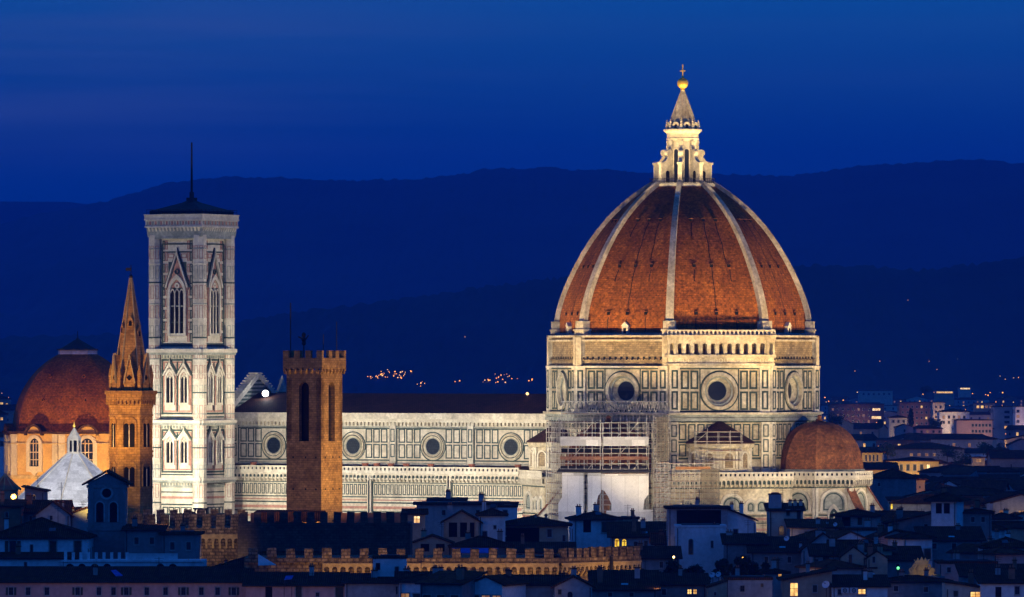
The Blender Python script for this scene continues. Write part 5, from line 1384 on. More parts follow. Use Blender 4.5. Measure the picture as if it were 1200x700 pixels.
# --- white modern block and its neighbours
mod = house('large modern house with deep dark loggia under a flat sloping roof', 783, 853, 597, 1085, 12, 'flat', None, 'grey', [(819, 608, 52, 20, 'o')], over=.5, rm='roof_tile_grey')
house('sloping blue grey wing on the right of the modern house', 853, 886, 612, 1087, 12, 'shedr', 596, 'white', [(862, 625, 5, 9)], over=.4, rm='roof_tile_grey')
house('plain white block with one tall arched window below the modern house', 792, 851, 618.5, 1062, 8, 'flat', None, 'white', [(809.5, 641, 4.6, 18, 'a'), (834.5, 638, 2.6, 8)], over=.1, rm='white', ch=((838, 612, 2),))
house('low dark shed with pale awning right of the white block', 850, 897, 638, 1050, 9, 'shed', 628, 'dim', [(880, 646, 10, 6)], rm='roof_tile_grey')
house('narrow tall house with square chimney tower in front of cathedral apse', 901, 941, 599, 1090, 9, 'shed', 592, 'cream', [(923.5, 601, 4, 7, 's'), (936, 603, 4, 10, 's'), (916, 622, 6, 11, 'a')], ch=((909, 577, 15, -2, 'grey'), (927.5, 585, 4, 1), (933.5, 585, 4, 1), (940, 585, 4, 1)))
house('low dark roofed house with red lit tile edge beneath the apse windows', 926, 986, 619, 1078, 11, 'shed', 611, 'grey', [(945, 626, 4, 6)], rm='roof_tile_red', ch=((960, 606, 5), (971, 609, 3)))
house('mauve house with dark hip roof covering the foot of the apse', 982, 1032, 606, 1105, 12, 'hip', 597, 'pink', [(996, 612, 10, 13, 'o'), (1012, 611, 5, 9, 's')], over=.7, yaw=-6)
house('blue house block below the mauve hip roof house', 985, 1030, 622, 1075, 8, 'flat', None, 'grey', [(1000, 630, 4, 7)], over=.2)
house('grey gable house left of the twin warm gables', 940, 990, 645, 1040, 10, 'gfront', 626, 'grey', [(955, 650, 4, 8), (975, 652, 4, 8)], rm='roof_tile_grey')
house('dark long house under the narrow chimney tower house', 880, 945, 648, 1045, 11, 'shed', 632, 'dim', [(898, 656, 4, 7), (925, 656, 4, 7)], ch=((939, 634, 3.4, -3, 'white'),), rm='roof_tile_grey')
house('blue grey house with shutters adjoining the warm gable on its left', 952, 987, 652, 1012, 8, 'shed', 640, 'grey', [(968, 658, 7, 10, 's'), (957, 660, 4, 9, 's')], rm='roof_tile_grey')
house('warm grey gable house with a tall narrow window, taller of twin gables', 986, 1015, 653, 1005, 8, 'gfront', 642, 'tan', [(996.5, 657, 4, 14)], over=.25, rm='roof_tile_grey')
house('warm grey gable house with a small window, lower of twin gables', 1016, 1040, 655, 1004, 8, 'gfront', 647, 'tan', [(1024, 656, 3, 7)], over=.25, rm='roof_tile_grey')
house('white banded low house between the mauve house and the roof tower', 1021, 1084, 630, 1072, 12, 'hip', 621, 'white', [(1032, 635, 11, 5), (1054, 636, 7, 6)], over=.6)
house('square roof tower with wide hip roof and paired dark windows at right', 1097, 1127, 588, 1100, 7, 'hip', 577.5, 'white', [(1106, 596, 7, 12, 'o'), (1115.5, 596, 7, 12, 'o')], over=1.1, yaw=-14, name='tower_house', cat='tower house', rm='roof_tile_grey')
house('dark slate blue house attached right of the square roof tower', 1127, 1162, 602, 1106, 9, 'hip', 596, 'dim', [(1140, 609, 4, 6), (1152, 609, 4, 6)], rm='roof_tile_grey')
house('long dark roof running down left from the square roof tower', 1040, 1098, 615, 1110, 9, 'shedl', 600, 'dim', [(1085, 617, 4, 5)], rm='roof_tile_grey')
house('pale house with two dark windows and wide roof at the right edge', 1152, 1212, 643, 1020, 11, 'hip', 630, 'white', [(1166.5, 653, 7, 12, 's'), (1187, 650, 7, 12)], over=.6)
house('dark house in front of the square roof tower', 1080, 1152, 634, 1066, 12, 'shed', 620, 'dim', [(1095, 640, 5, 6), (1118, 640, 5, 6)], rm='roof_tile_grey')
house('low grey house left of the golden crest among dark roofs', 1040, 1080, 657, 1018, 10, 'shed', 643, 'dim', [(1052, 664, 4, 6)], rm='roof_tile_grey')
house('dark roofed house with lit slit window under the golden crest', 1030, 1112, 683, 985, 9, 'hip', 675, 'dim', [(1050, 690, 5, 6), (1085, 691, 5, 6)], rm='roof_tile_grey', over=.6)
house('mauve parapet house right of the golden crest carrying satellite dishes', 1100, 1168, 661, 1010, 9, 'flat', None, 'pink', [(1112, 668, 4, 6), (1142, 668, 4, 6)], over=.2)
house('weathered house with sloping eave and bright paned window at bottom right', 918, 975, 681, 962, 9, 'shedl', 668, 'tan', [(930.5, 691, 8.5, 15, 'l'), (955, 690, 5, 8, 's')], over=.7, rm='roof_tile_grey')
house('house with air conditioning boxes and one orange window at the bottom right', 975, 1040, 688, 960, 10, 'shed', 677, 'white', [(1010, 693.5, 8, 5.5, 'l'), (984, 694, 4, 6)], rm='roof_tile_grey')
house('pale stucco house with glowing yellow doorway near bottom right corner', 1108, 1152, 690, 958, 8, 'shedr', 682, 'cream', [(1143, 697, 11, 6, 'l'), (1120, 696, 5, 7, 's')], rm='roof_tile_grey')
house('blue white house with black doorway in the bottom right corner', 1150, 1214, 684, 955, 9, 'shed', 674, 'white', [(1170, 694, 7, 12, 'o'), (1192, 692, 5, 9)], rm='roof_tile_grey')
house('low dark house between golden crest house and right edge', 1128, 1212, 676, 990, 9, 'shed', 664, 'dim', [(1150, 682, 5, 6)], rm='roof_tile_grey')
house('low house with two small orange windows at bottom, under dark trees', 768, 828, 686, 948, 9, 'shed', 675, 'dim', [(808, 693.5, 4.5, 5, 'l'), (814.5, 693.5, 3.5, 5, 'l'), (778, 694, 5, 7)], rm='roof_tile_grey')
house('tan wall end leaning into the bottom edge right of orange windows', 829, 852, 690, 940, 6, 'shedl', 681, 'tan', [(838, 696, 2.5, 4)], over=.15, side=False)
house('blue block wall beneath the dark hedge at the bottom', 850, 905, 680, 952, 7, 'flat', None, 'grey', [(905 - 12, 686, 3, 4), (870, 690, 5, 7)], over=.15)
house('small blue house with amber window left of weathered house', 896, 922, 673, 975, 7, 'hip', 667, 'grey', [(914, 675, 3.4, 5, 'l'), (903, 686, 4, 9)], rm='roof_tile_grey')
# --- right, beyond the cathedral
house('villa wall with warm glowing cornice behind the spur buttress', 1040, 1084, 563, 1640, 14, 'flat', None, 'tan', [(1048 + 5 * i, 571, 1.6, 2.5) for i in range(7)], over=.9, name='villa', cat='villa')
house('house with bright yellow arched loggia beyond the sloping buttress', 1043, 1062, 587, 1430, 8, 'shed', 584, 'cream', [(1048.5, 592, 9, 9, 'al')], rm='roof_tile_grey')
house('grey gabled house next to the yellow arched loggia', 1061, 1080, 591, 1420, 9, 'gfront', 585, 'grey', [(1070, 597, 2.5, 4)])
house('ochre villa with tile hip roof and two wide windows right of roof tower', 1137, 1177, 594, 1440, 12, 'hip', 585.5, 'yellow', [(1150, 599, 8, 4.5), (1166, 599, 8, 4.5)], over=1.0, rm='roof_tile_red', name='villa', cat='villa')
house('pale low terrace building at right edge beyond the ochre villa', 1177, 1212, 597, 1450, 10, 'flat', None, 'white', [(1190, 601, 4, 3)], over=.3)
house('pink lit shop row with small bright openings at the right edge', 1160, 1210, 607, 1390, 9, 'shed', 602, 'pink', [(1172, 612, 5, 4, 'd'), (1184, 612, 6, 4, 'd'), (1196, 611, 6, 6, 'l')])
house('wide dark roofed building with pale gable beyond the roof tower', 1118, 1182, 570, 1760, 18, 'gable', 562, 'tan', [(1136, 576, 2, 4), (1150, 576, 2, 4), (1164, 576, 2, 4)])
house('house with a white gable end left of the wide dark roofed building', 1100, 1124, 571, 1700, 10, 'gfront', 564, 'white', [(1112, 576, 2, 4)])
house('pink topped small house far right among dark roofs', 1170, 1192, 566, 1800, 8, 'hip', 561, 'pink', [(1180, 570, 2, 3)], rm='roof_tile_red')
house('dark hip roofed house right of the small apse dome', 1022, 1074, 561, 1600, 16, 'hip', 549, 'dim', [(1030, 568, 3, 4)])
house('long yellow lit villa with dark shuttered windows and one white window', 1042, 1100, 541, 2150, 16, 'hip', 536, 'yellow', [(1048 + 8 * i, 548, 3.4, 7, 's' if i != 5 else 'w') for i in range(6)], over=1.2, name='villa', cat='villa')
house('square yellow lit villa with tall pilasters right of apse dome', 1010, 1034, 531, 2350, 12, 'hip', 526, 'yellow', [(1015 + 4.4 * i, 537, 1.8, 7) for i in range(4)], over=1.2, name='villa', cat='villa')
house('low tan wing below the square yellow villa', 1009, 1052, 551, 2050, 10, 'shed', 543, 'yellow', [(1022, 555, 2, 3)])
house('cream villa with balconies right of the long yellow villa', 1100, 1142, 549, 2100, 12, 'hip', 544, 'cream', [(1106 + 6.5 * i, 554, 2.8, 5, 'd' if i % 2 else '') for i in range(5)], name='villa', cat='villa')
house('little turret house with lit arch on the skyline of villas', 1140, 1154, 537, 2200, 7, 'flat', None, 'tan', [(1147, 540, 6, 4, 'd')])
house('very long dark roof crossing behind the villas', 1040, 1130, 527, 2600, 24, 'hip', 519, 'dim', [(1068 + 9 * i, 533, 3.4, 3.2, 'd') for i in range(4)], name='long_hall', cat='hall')
house('dark blue house with broad roof at right edge above the shop row', 1162, 1214, 538, 2300, 20, 'gable', 529, 'dim', [(1185, 546, 2, 4)])
house('pinkish house with gable half cut by the right edge', 1182, 1214, 522, 2700, 14, 'gfront', 515, 'pink', [(1196, 529, 2, 4)])
house('broad brick apartment block with two bright window strips', 972, 1036, 474, 4300, 26, 'flat', None, 'brickwall', [(1027, 480, 9, 2.6, 'w'), (1027, 489.5, 11, 3, 'w')] + [(976 + 6 * i, 480 + 7 * j, 2.2, 2.6, 'd' if (i * 7 + j * 3) % 5 == 0 else '') for i in range(8) for j in range(3)], name='apartment_block', cat='apartment block')
house('pale hilltop block with small turret far above brick apartments', 1007, 1046, 458, 5600, 20, 'flat', None, 'cream', [(1012 + 6 * i, 462, 2, 2) for i in range(6)], name='apartment_block', cat='apartment block')
house('grey brick apartment block with scattered lit windows in the middle distance', 1054, 1094, 472, 4350, 24, 'flat', None, 'brickwall', [(1058 + 5.5 * i, 477 + 6.5 * j, 2, 2.6, 'l' if (i, j) in ((4, 0), (2, 1), (5, 2)) else '') for i in range(7) for j in range(4)], name='apartment_block', cat='apartment block')
house('tall cream apartment slab right of the grey brick block', 1093, 1107, 472, 4300, 16, 'flat', None, 'cream', [(1097 + 5 * i, 477 + 6 * j, 2, 2.6) for i in range(2) for j in range(3)], name='apartment_block', cat='apartment block')
house('white lit apartment villa with balconies above the pink school', 1101, 1136, 483, 3500, 18, 'hip', 479, 'white', [(1106 + 6 * i, 489 + 6 * j, 2.4, 3, 'd' if (i + j) % 3 == 0 else '') for i in range(5) for j in range(2)], name='apartment_block', cat='apartment block')
house('pink lit school building with two rows of square windows', 1121, 1163, 493, 3150, 22, 'flat', None, 'pink', [(1140 + 4 * i, 498.5 + 7 * j, 2.4, 3, '') for i in range(6) for j in range(2)], name='school', cat='school', over=.6)
house('mauve tower block with dark balcony strips beside the pink school', 1164, 1186, 477, 3700, 20, 'flat', None, 'grey', [(1180, 483 + 6 * j, 6, 3, 'l' if j == 3 else '') for j in range(4)], name='tower_block', cat='tower block')
house('pale tower block cut by the right edge', 1190, 1214, 477, 3650, 20, 'flat', None, 'white', [(1193, 482 + 6 * j, 3, 3, 'd' if j == 1 else '') for j in range(4)], name='tower_block', cat='tower block')
house('orange lit building strip high behind the tower blocks', 1142, 1166, 473, 4600, 14, 'flat', None, 'tan', [(1146 + 5 * i, 477, 3, 3, 'l' if i < 2 else 'd') for i in range(4)], name='apartment_block', cat='apartment block')
house('long building with glowing orange top floor far behind the slab', 1096, 1118, 457.5, 6000, 16, 'flat', None, 'tan', [(1107, 460, 19, 1.8, 'l')], name='factory', cat='factory', side=False)
house('short building with white glowing top floor on the far slope', 1124, 1138, 454, 6200, 14, 'flat', None, 'cream', [(1131, 455.6, 11, 1.6, 'w')], name='factory', cat='factory', side=False)
house('brown barn-like house in front of the brick apartment block', 974, 1000, 497, 3300, 16, 'gfront', 491, 'tan', [(987, 503, 2, 3)])
house('two storey cream house left of the dark cypress', 1042, 1063, 490, 3400, 12, 'hip', 487, 'cream', [(1047 + 6 * i, 494, 2.4, 3) for i in range(3)])
house('pink gabled house in front of the dark cypress', 1050, 1070, 501, 3100, 12, 'gfront', 497.5, 'pink', [(1060, 505, 2, 3)])
house('pale low house with lit eaves right of the dark cypress', 1074, 1104, 503, 3050, 12, 'hip', 500, 'pink', [(1080 + 7 * i, 506, 2.4, 2.6, 'd' if i == 1 else '') for i in range(4)])
house('faint house with lit wall at the left edge below the hills', -8, 11, 468, 4200, 14, 'hip', 464, 'tan', [(2, 473, 3, 2.2, 'l'), (8, 474, 2, 2, 'l')])
house('dim house with one lamp lit window under the domed chapel edge', -8, 6, 486, 3000, 12, 'hip', 481, 'dim', [(2, 491, 2.5, 3, 'l')])
# --- rows of rooftops that fill the town between the houses above
ANCH = [(170, 640, 'the dark belfry'), (60, 560, 'the white pyramid roof'), (16, 582, 'the orange street lamp'), (845, 640, 'the plain white block'), (921, 600, 'the narrow chimney tower house'),
        (1010, 600, 'the mauve hip roofed house'), (1000, 655, 'the twin warm gables'), (1112, 590, 'the square roof tower'), (1080, 660, 'the golden crest'), (1157, 595, 'the ochre villa'),
        (1062, 570, 'the glowing cornice villa'), (1070, 546, 'the long yellow villa'), (1022, 535, 'the square yellow villa'), (1142, 500, 'the pink lit school'), (1118, 487, 'the white apartment villa'),
        (1003, 482, 'the broad brick apartments'), (1074, 482, 'the grey brick apartments'), (1067, 484, 'the dark cypress'), (1175, 490, 'the tower blocks'), (1028, 461, 'the hilltop block'), (1107, 459, 'the orange topped factory'),
        (1150, 570, 'the wide dark roofed building'), (1085, 524, 'the very long dark roof'), (1185, 608, 'the pink shop row'), (1048, 592, 'the yellow arched loggia'), (4, 474, 'the left edge lamps'), (960, 525, 'the small apse dome')]
used = set()
def fill_label(px, py, wl, rf_, Y):
    wn_ = {'dim': 'dark walled', 'grey': 'grey', 'white': 'white walled', 'tan': 'tan', 'pink': 'mauve', 'cream': 'cream', 'brickwall': 'brick red'}
    rn_ = {'hip': 'hip roof', 'gable': 'long ridged roof', 'gfront': 'gable end in front', 'shed': 'lean-to roof', 'flat': 'flat roof'}
    for ax, ay, nm in sorted(ANCH, key=lambda a: (a[0] - px) ** 2 + 4 * (a[1] - py) ** 2)[:6]:
        dx, dy = px - ax, (py - ay) * 1.6
        rel = ('right of' if dx > 0 else 'left of') if abs(dx) > abs(dy) else ('below' if dy > 0 else 'above')
        for far in (('close', 'a little way') if abs(dx) + abs(dy) < 35 else ('a little way', 'well')):
            lab = f'{wn_[wl]} house with {rn_[rf_]}, {far} {rel} {nm}'
            if lab not in used and len(lab.replace('-', ' ').split()) <= 16: used.add(lab); return lab
    return None
def rows(n, x0, x1, py, Y, seed, far=False, wr=(7, 15)):
    q = random.Random(seed)
    for i in range(n):
        px = x0 + (x1 - x0) * (i + q.uniform(.15, .85)) / n; yy = Y * q.uniform(.96, 1.04); p = py + q.uniform(-3, 3) * 1300 / Y
        w_ = q.uniform(*wr) / yy * F * (1.9 if far else 1)
        wl = q.choice(('dim', 'grey', 'tan', 'pink', 'white', 'white', 'cream') if not far else ('dim', 'grey', 'tan', 'cream', 'brickwall', 'dim'))
        rf_ = q.choice(('hip', 'gable', 'gfront', 'shed', 'hip') if not far else ('hip', 'flat', 'gable', 'flat', 'gfront'))
        for _ in range(8):
            lab = fill_label(px, p, wl, rf_, yy)
            if lab: break
            wl = q.choice(('dim', 'grey', 'tan', 'pink', 'white')); rf_ = q.choice(('hip', 'gable', 'gfront', 'shed'))
        if not lab: continue
        k = F / yy; nw = 4 if far else 3
        wins = [(px - w_ / 2 + w_ * (j + .5) / nw, p + 2.4 * k + 3.3 * k * r_, 1.2 * k, 1.7 * k, q.choice(('', 's', '', 'd', 'l', '') if far else ('', 's', 's', '', 's', 'd'))) for j in range(nw) for r_ in range(2 if far else 1)]
        house(lab, px - w_ / 2, px + w_ / 2, p, yy, q.uniform(6, 10) * (1.5 if far else 1), rf_, None, wl, wins, yaw=q.uniform(-28, 28), group='packed rooftops of the town', side=False,
              ch=((px + w_ * q.uniform(-.3, .3), p - q.uniform(4, 6) * 1100 / yy, 1.1 * k),) if not far else (), rm=q.choice(('roof_tile_grey', 'roof_tile', 'roof_tile_red')))
rows(4, 30, 126, 612, 1100, 11)
rows(9, 1030, 1215, 622, 1160, 12, wr=(5, 10)); rows(10, 1050, 1215, 611, 1270, 13, wr=(5, 10)); rows(3, 1085, 1132, 592, 1420, 31); rows(2, 1180, 1215, 592, 1420, 41); rows(8, 1090, 1215, 583, 1560, 14); rows(9, 1088, 1215, 574, 1720, 15); rows(2, 1022, 1040, 577, 1720, 42)
rows(12, 1015, 1215, 566, 1900, 16); rows(7, 1104, 1215, 555, 2000, 32); rows(12, 1010, 1215, 545, 2350, 17); rows(13, 1005, 1215, 531, 2750, 18)
rows(9, 880, 1100, 646, 1062, 33, wr=(4.5, 8)); rows(8, 905, 1080, 634, 1085, 34, wr=(5, 8)); rows(7, 1105, 1215, 651, 1050, 35, wr=(4.5, 8)); rows(4, 490, 600, 686, 943, 39, wr=(4.5, 7)); rows(9, 985, 1215, 516, 3000, 19, True)
rows(9, 968, 1215, 503, 3600, 20, True); rows(10, 965, 1215, 486, 4700, 21, True); rows(10, 965, 1215, 476, 5400, 22, True); rows(10, 965, 1215, 468, 6000, 23, True)
rows(3, -10, 12, 480, 3800, 24, True); rows(3, -10, 14, 512, 2500, 25)
rows(5, 770, 915, 640, 1120, 26, wr=(5, 8)); rows(5, 890, 1060, 664, 1032, 27, wr=(4.5, 7.5))

# ------------------------------------------------------------------ trees
def tree(label, px, pyt, pyb, wpx, Y, mat='leaf_dark', kind='tree', seed=1, n=700, group=None):
    k = Y / F; x = PX(px, Y); zt, zb = PZ(pyt, Y), PZ(pyb, Y); rx = wpx * k / 2; q = random.Random(seed)
    t = thing('cypress_tree' if kind == 'cypress' else 'tree', label, kind if kind == 'tree' else 'cypress', (x, Y, 0), 0, group)
    b = MB('bark'); b.tube((x, Y, 0), (x, Y, zb + (zt - zb) * .55), rx * .10 + .1, 7, None, .08)
    cz, hz_ = (zt + zb) / 2, (zt - zb) / 2
    lobes = []
    if kind == 'cypress': lobes = [(0, 0, cz + hz_ * (f - .5) * 1.7, rx * (1 - abs(f - .35) * .9)) for f in (0, .15, .3, .45, .6, .75, .9)]
    else:
        for i in range(11):
            a = q.uniform(0, 6.28); r = q.uniform(.1, .72); zz = q.uniform(-.6, .72)
            lobes.append((math.cos(a) * r * rx, math.sin(a) * r * rx, cz + zz * hz_, rx * q.uniform(.26, .5)))
            b.tube((x, Y, zb + hz_ * .4), (x + lobes[-1][0], Y + lobes[-1][1], lobes[-1][2]), rx * .05, 5, None, .03)
    b.build('trunk', t)
    c = MB(mat); sz = max(.28, 1.15 * k * .9)
    for i in range(n):
        lx, ly, lz, lr = lobes[q.randrange(len(lobes))]
        u = Vector((q.gauss(0, 1), q.gauss(0, 1), q.gauss(0, 1))).normalized() * lr * q.uniform(.45, 1.08) ** .5
        p = Vector((x + lx, Y + ly, lz)) + u * (Vector((1, 1, .8)) if kind == 'tree' else Vector((1, 1, 1.5)))if False else Vector((x + lx + u.x, Y + ly + u.y, lz + u.z * (.85 if kind == 'tree' else 1.4)))
        a = Vector((q.gauss(0, 1), q.gauss(0, 1), q.gauss(0, .6))).normalized(); e = a.orthogonal().normalized(); s_ = sz * q.uniform(.6, 1.5)
        c.poly([p - a * s_, p + e * s_ * .6, p + a * s_, p - e * s_ * .6])
    c.build('crown', t); return t
for i, (px, a, b_, w_, Y, nm) in enumerate((
    (786, 658, 680, 34, 1002, 'dark bushy tree in front of the plain white block, leftmost of the garden trees'), (815, 662, 684, 36, 985, 'dark round tree beside the paired satellite dishes'),
    (866, 652, 680, 40, 1000, 'large dark tree right of the plain white block'), (889, 657, 684, 26, 1005, 'narrow dark tree next to the amber windowed house'), (846, 656, 678, 22, 1012, 'small dark tree below the pale awning'),
    (748, 664, 690, 30, 980, 'dark garden tree left of the white block, among aerials'))):
    tree(nm, px, a, b_, w_, Y, 'leaf_dark', 'tree', 40 + i, 1100, 'dark garden trees')
tree('tall dark cypress standing before the far apartment blocks', 1067.5, 478, 499, 8, 3250, 'leaf_dark', 'cypress', 50, 600)
for i, (px, a, b_, w_, Y, nm) in enumerate((
    (980, 486, 498, 26, 3200, 'wide dark pine left of the brown barn house'), (1096, 490, 502, 22, 3280, 'dark tree between cypress and white apartment villa'), (1030, 492, 504, 14, 3300, 'dark tree left of the two storey cream house'),
    (1040, 521, 536, 26, 2500, 'dark tree at left end of the very long roof'), (1110, 522, 538, 34, 2450, 'broad dark tree right of the very long roof'), (1158, 518, 534, 26, 2480, 'green lit tree at the far right villas'), (1172, 520, 536, 22, 2500, 'dark tree close to the right edge villas'),
    (1128, 534, 545, 24, 2300, 'low tree before the cream balcony villa'), (1085, 453, 462, 16, 5200, 'far dark tree right of the hilltop block'))):
    tree(nm, px, a, b_, w_, Y, 'leaf', 'tree', 60 + i, 600)

# ------------------------------------------------------------------ small things on the roofs
def dish(label, px, py, rpx, Y, aim=-20):
    k = Y / F; c = Vector((PX(px, Y), Y, PZ(py, Y))); r = rpx * k; t = thing('satellite_dish', label, 'satellite dish', c, 0, 'satellite dishes')
    n = (dirv(aim) + Vector((0, 0, .45))).normalized(); a = n.orthogonal().normalized(); e = n.cross(a); b = MB('dish')
    P = []
    for j in range(5):
        rr_ = r * j / 4 if j else .001; P.append([c + (a * math.cos(2 * math.pi * i / 16) + e * math.sin(2 * math.pi * i / 16)) * rr_ + n * (r * .28 * (j / 4) ** 2) for i in range(16)])
    for j in range(4):
        for i in range(16): b.poly([P[j][i], P[j][(i + 1) % 16], P[j + 1][(i + 1) % 16], P[j + 1][i]])
    b.build('reflector', t)
    b = MB('iron'); b.tube(c, c - n * .15, .05, 5); b.tube(c - n * .15, c - n * .15 - Vector((0, 0, 2.6)), .05, 6); b.build('post', t)
    b = MB('iron'); b.tube(c - e * r * .9 + n * .2, c + n * r * .95, .03, 4); b.box(*(v for q in zip(c + n * r * .95 - Vector((.07, .07, .07)), c + n * r * .95 + Vector((.07, .07, .07))) for v in q)); b.build('feed_arm', t)
for a in (('large blue white satellite dish above the bottom right house with bright paned window', 968, 685.5, 4.6, 953), ('round satellite dish on roof left of golden crest, below the twin gables', 1023, 676, 4.0, 975),
          ('satellite dish under the narrow chimney tower house', 922, 631.5, 3.2, 1038), ('satellite dish on mauve parapet right of golden crest', 1128, 668, 3.6, 1004), ('smaller satellite dish at right end of mauve parapet', 1155, 671, 2.8, 1003),
          ('satellite dish beside the window of the pale right edge house', 1187, 653, 2.8, 1016), ('left one of two paired dishes above the dark trees', 835, 674, 3.4, 965), ('right one of two paired dishes above the dark trees', 842, 673.5, 3.4, 965.5),
          ('satellite dish near the lit red tile edge under the apse', 979, 615, 2.5, 1070)): dish(*a)
# golden crest
YQ = 1000.0; q = Vector((PX(1080, YQ), YQ, PZ(675, YQ))); k = YQ / F
crest = thing('stone_crest', 'golden floodlit stone coat of arms with crown standing on a dark roof edge', 'crest', q)
f = Fr((q.x, q.y, 0), 0); zq = lambda py: PZ(py, YQ); b = MB('carved_stone')
b.fpoly(f, [(-1.0, zq(675)), (1.0, zq(675)), (1.15, zq(668)), (.95, zq(662)), (-.95, zq(662)), (-1.15, zq(668))], -.5, .25)
b.fring(f, 0, zq(668), .55, .8, .2, .45, 14); b.fdisc(f, 0, zq(668), .5, .2, .38, 14)
for sg in (-1, 1):
    b.fpoly(f, [(sg * 1.0, zq(675)), (sg * 2.0, zq(674)), (sg * 1.75, zq(670)), (sg * 1.95, zq(666.5)), (sg * 1.5, zq(664.5)), (sg * 1.1, zq(668))][::sg], -.4, .3)
    b.fring(f, sg * 1.62, zq(668.5), .15, .42, .1, .5, 10); b.fring(f, sg * 1.1, zq(663.5), .12, .36, .1, .5, 10)
    b.fbox(f, min(sg * 1.9, sg * 3.0), max(sg * 1.9, sg * 3.0), zq(675.5), zq(673.2), -.4, .2)
b.build('shield', crest)
b = MB('carved_stone'); b.fpoly(f, [(-.95, zq(661.5)), (.95, zq(661.5)), (1.25, zq(655.5)), (.85, zq(657.6)), (.6, zq(653.5)), (.3, zq(657)), (0, zq(652.5)), (-.3, zq(657)), (-.6, zq(653.5)), (-.85, zq(657.6)), (-1.25, zq(655.5))], -.5, .35)
b.fbox(f, -1.05, 1.05, zq(662.2), zq(660.6), -.6, .48); b.build('crown', crest)
b = MB('dim'); b.box(q.x - 3.6, q.x + 3.6, q.y - .5, q.y + 3, 8, zq(675.6)); b.build('plinth', crest)
# small bell-cot above the golden battlements
YC = 1030.0; q = Vector((PX(235, YC), YC, 0)); ct = thing('bell_cot', 'tiny black twin arched bell cot standing out against the white bell tower', 'bell cot', q)
b = MB('iron'); f = Fr(q, 0); b.fbox(f, -1.0, 1.0, 0, PZ(602, YC), -1, 0); b.arcade(f, -1.0, 1.0, 2, PZ(602, YC), PZ(599.3, YC), PZ(597, YC), -.6, 0, .3, None, 6); b.fbox(f, -1.25, 1.25, PZ(597, YC), PZ(595.5, YC), -.8, .2); b.build('arches', ct)
b = MB('iron'); b.lathe((q.x - 1.8, YC, 0), [(1.1, 0), (1.1, PZ(602, YC)), (.8, PZ(600, YC)), (.2, PZ(599, YC)), (0, PZ(599, YC) + .01)], 10); b.build('cupola', ct)
# tented kiosk roof and street lamp at the left edge
YK = 1130.0; q = Vector((PX(6, YK), YK, 0)); kk = thing('kiosk', 'pointed tent-like kiosk roof lit warm beside the street lamp at left edge', 'kiosk', q)
b = MB('tan'); b.lathe(q, [(2.3, 0), (2.3, PZ(574, YK))], 10); b.build('wall', kk)
b = MB('clay'); b.lathe(q, [(2.9, PZ(574, YK)), (1.5, PZ(566, YK)), (.15, PZ(557, YK)), (0, PZ(556.5, YK))], 10)
for i in range(10): a = 36 * i; b.tube(q + dirv(a) * 2.85 + Vector((0, 0, PZ(574, YK))), q + dirv(a) * .2 + Vector((0, 0, PZ(557, YK))), .12, 4, 'carved_stone')
b.build('roof', kk)
def street_lamp(label, px, py, Y, r, mat='lamp_orange', w=0, col=(1, .5, .12), group=None, name='street_lamp', cat='street lamp', zb=0, parts=True):
    c = Vector((PX(px, Y), Y, PZ(py, Y)))
    if parts:
        t = thing(name, label, cat, (c.x, c.y, zb), 0, group); b = MB('iron'); b.tube((c.x, c.y + r, zb), (c.x, c.y + r, c.z + r), .08, 6); b.tube((c.x, c.y + r, c.z + r), (c.x, c.y, c.z + r), .06, 5); b.build('post', t)
        b = MB(mat); b.lathe(c, [(r * .4, -r), (r, -.3 * r), (r, .3 * r), (r * .5, r)], 10); b.build('lantern', t)
    else:
        b = MB(mat); b.lathe(c, [(0, -r), (r * .7, -.7 * r), (r, 0), (r * .7, .7 * r), (0, r)], 8); b.tube((c.x, c.y + r, zb), (c.x, c.y + r, c.z - r * .5), r * .12, 4, 'iron')
        t = b.build(name, None, False, (c.x, c.y, zb)); tag(t, label, cat, group)
    if w: glow((c.x, c.y - r * 1.6, c.z), w, col, r)
    return t
street_lamp('glowing orange street lamp beside the kiosk at left edge', 16, 582.5, 1100, .5, 'lamp_amber', 2200)
street_lamp('small white terrace lamp left of the dark garden trees', 789.5, 653, 1030, .2, 'lamp_warm', 120, (1, .8, .5))
street_lamp('small orange lamp over the dark trees right of the white block', 871, 654.5, 1030, .22, 'lamp_orange', 100)
street_lamp('little green light on the roof left of the golden crest', 1052.5, 666, 995, .22, 'lamp_green')
# awnings and sails
YA = 1010.0
def slab_thing(name, label, cat, pts, Y0, Y1, mat, post):
    z = [PZ(p[1], Y0 if p[2] == 0 else Y1) for p in pts]; P = [Vector((PX(p[0], Y0 if p[2] == 0 else Y1), Y0 if p[2] == 0 else Y1, zz)) for p, zz in zip(pts, z)]
    t = thing(name, label, cat, (P[0].x, Y0, min(z) - 2.5)); b = MB(mat); up = Vector((0, 0, .08)); n = len(P)
    b.poly([p + up for p in P]); b.poly(P[::-1])
    for i in range(n): j = (i + 1) % n; b.poly([P[i], P[j], P[j] + up, P[i] + up])
    b.build('canvas', t)
    b = MB('iron')
    for p in P[:post]: b.tube(p - Vector((0, 0, 3)), p, .05, 5)
    b.build('pole', t); return t
slab_thing('awning', 'bright blue awning stretched behind the stone battlements', 'awning', [(533, 648.5, 0), (577, 648.5, 0), (584, 643, 1), (530, 643, 1)], 1000, 1004, 'tarp_blue', 2)
slab_thing('shade_sail', 'pale blue triangular shade sail on a pole before the dark palace wall', 'shade sail', [(302.5, 663, 0), (323.5, 662.5, 0), (302.5, 650, 1)], 955, 956.2, 'white', 2)
slab_thing('awning', 'small bright blue awning right of the square stair turret', 'awning', [(480, 676, 0), (490, 673, 0), (494, 671, 1), (480, 670, 1)], 944, 947, 'tarp_blue', 2)
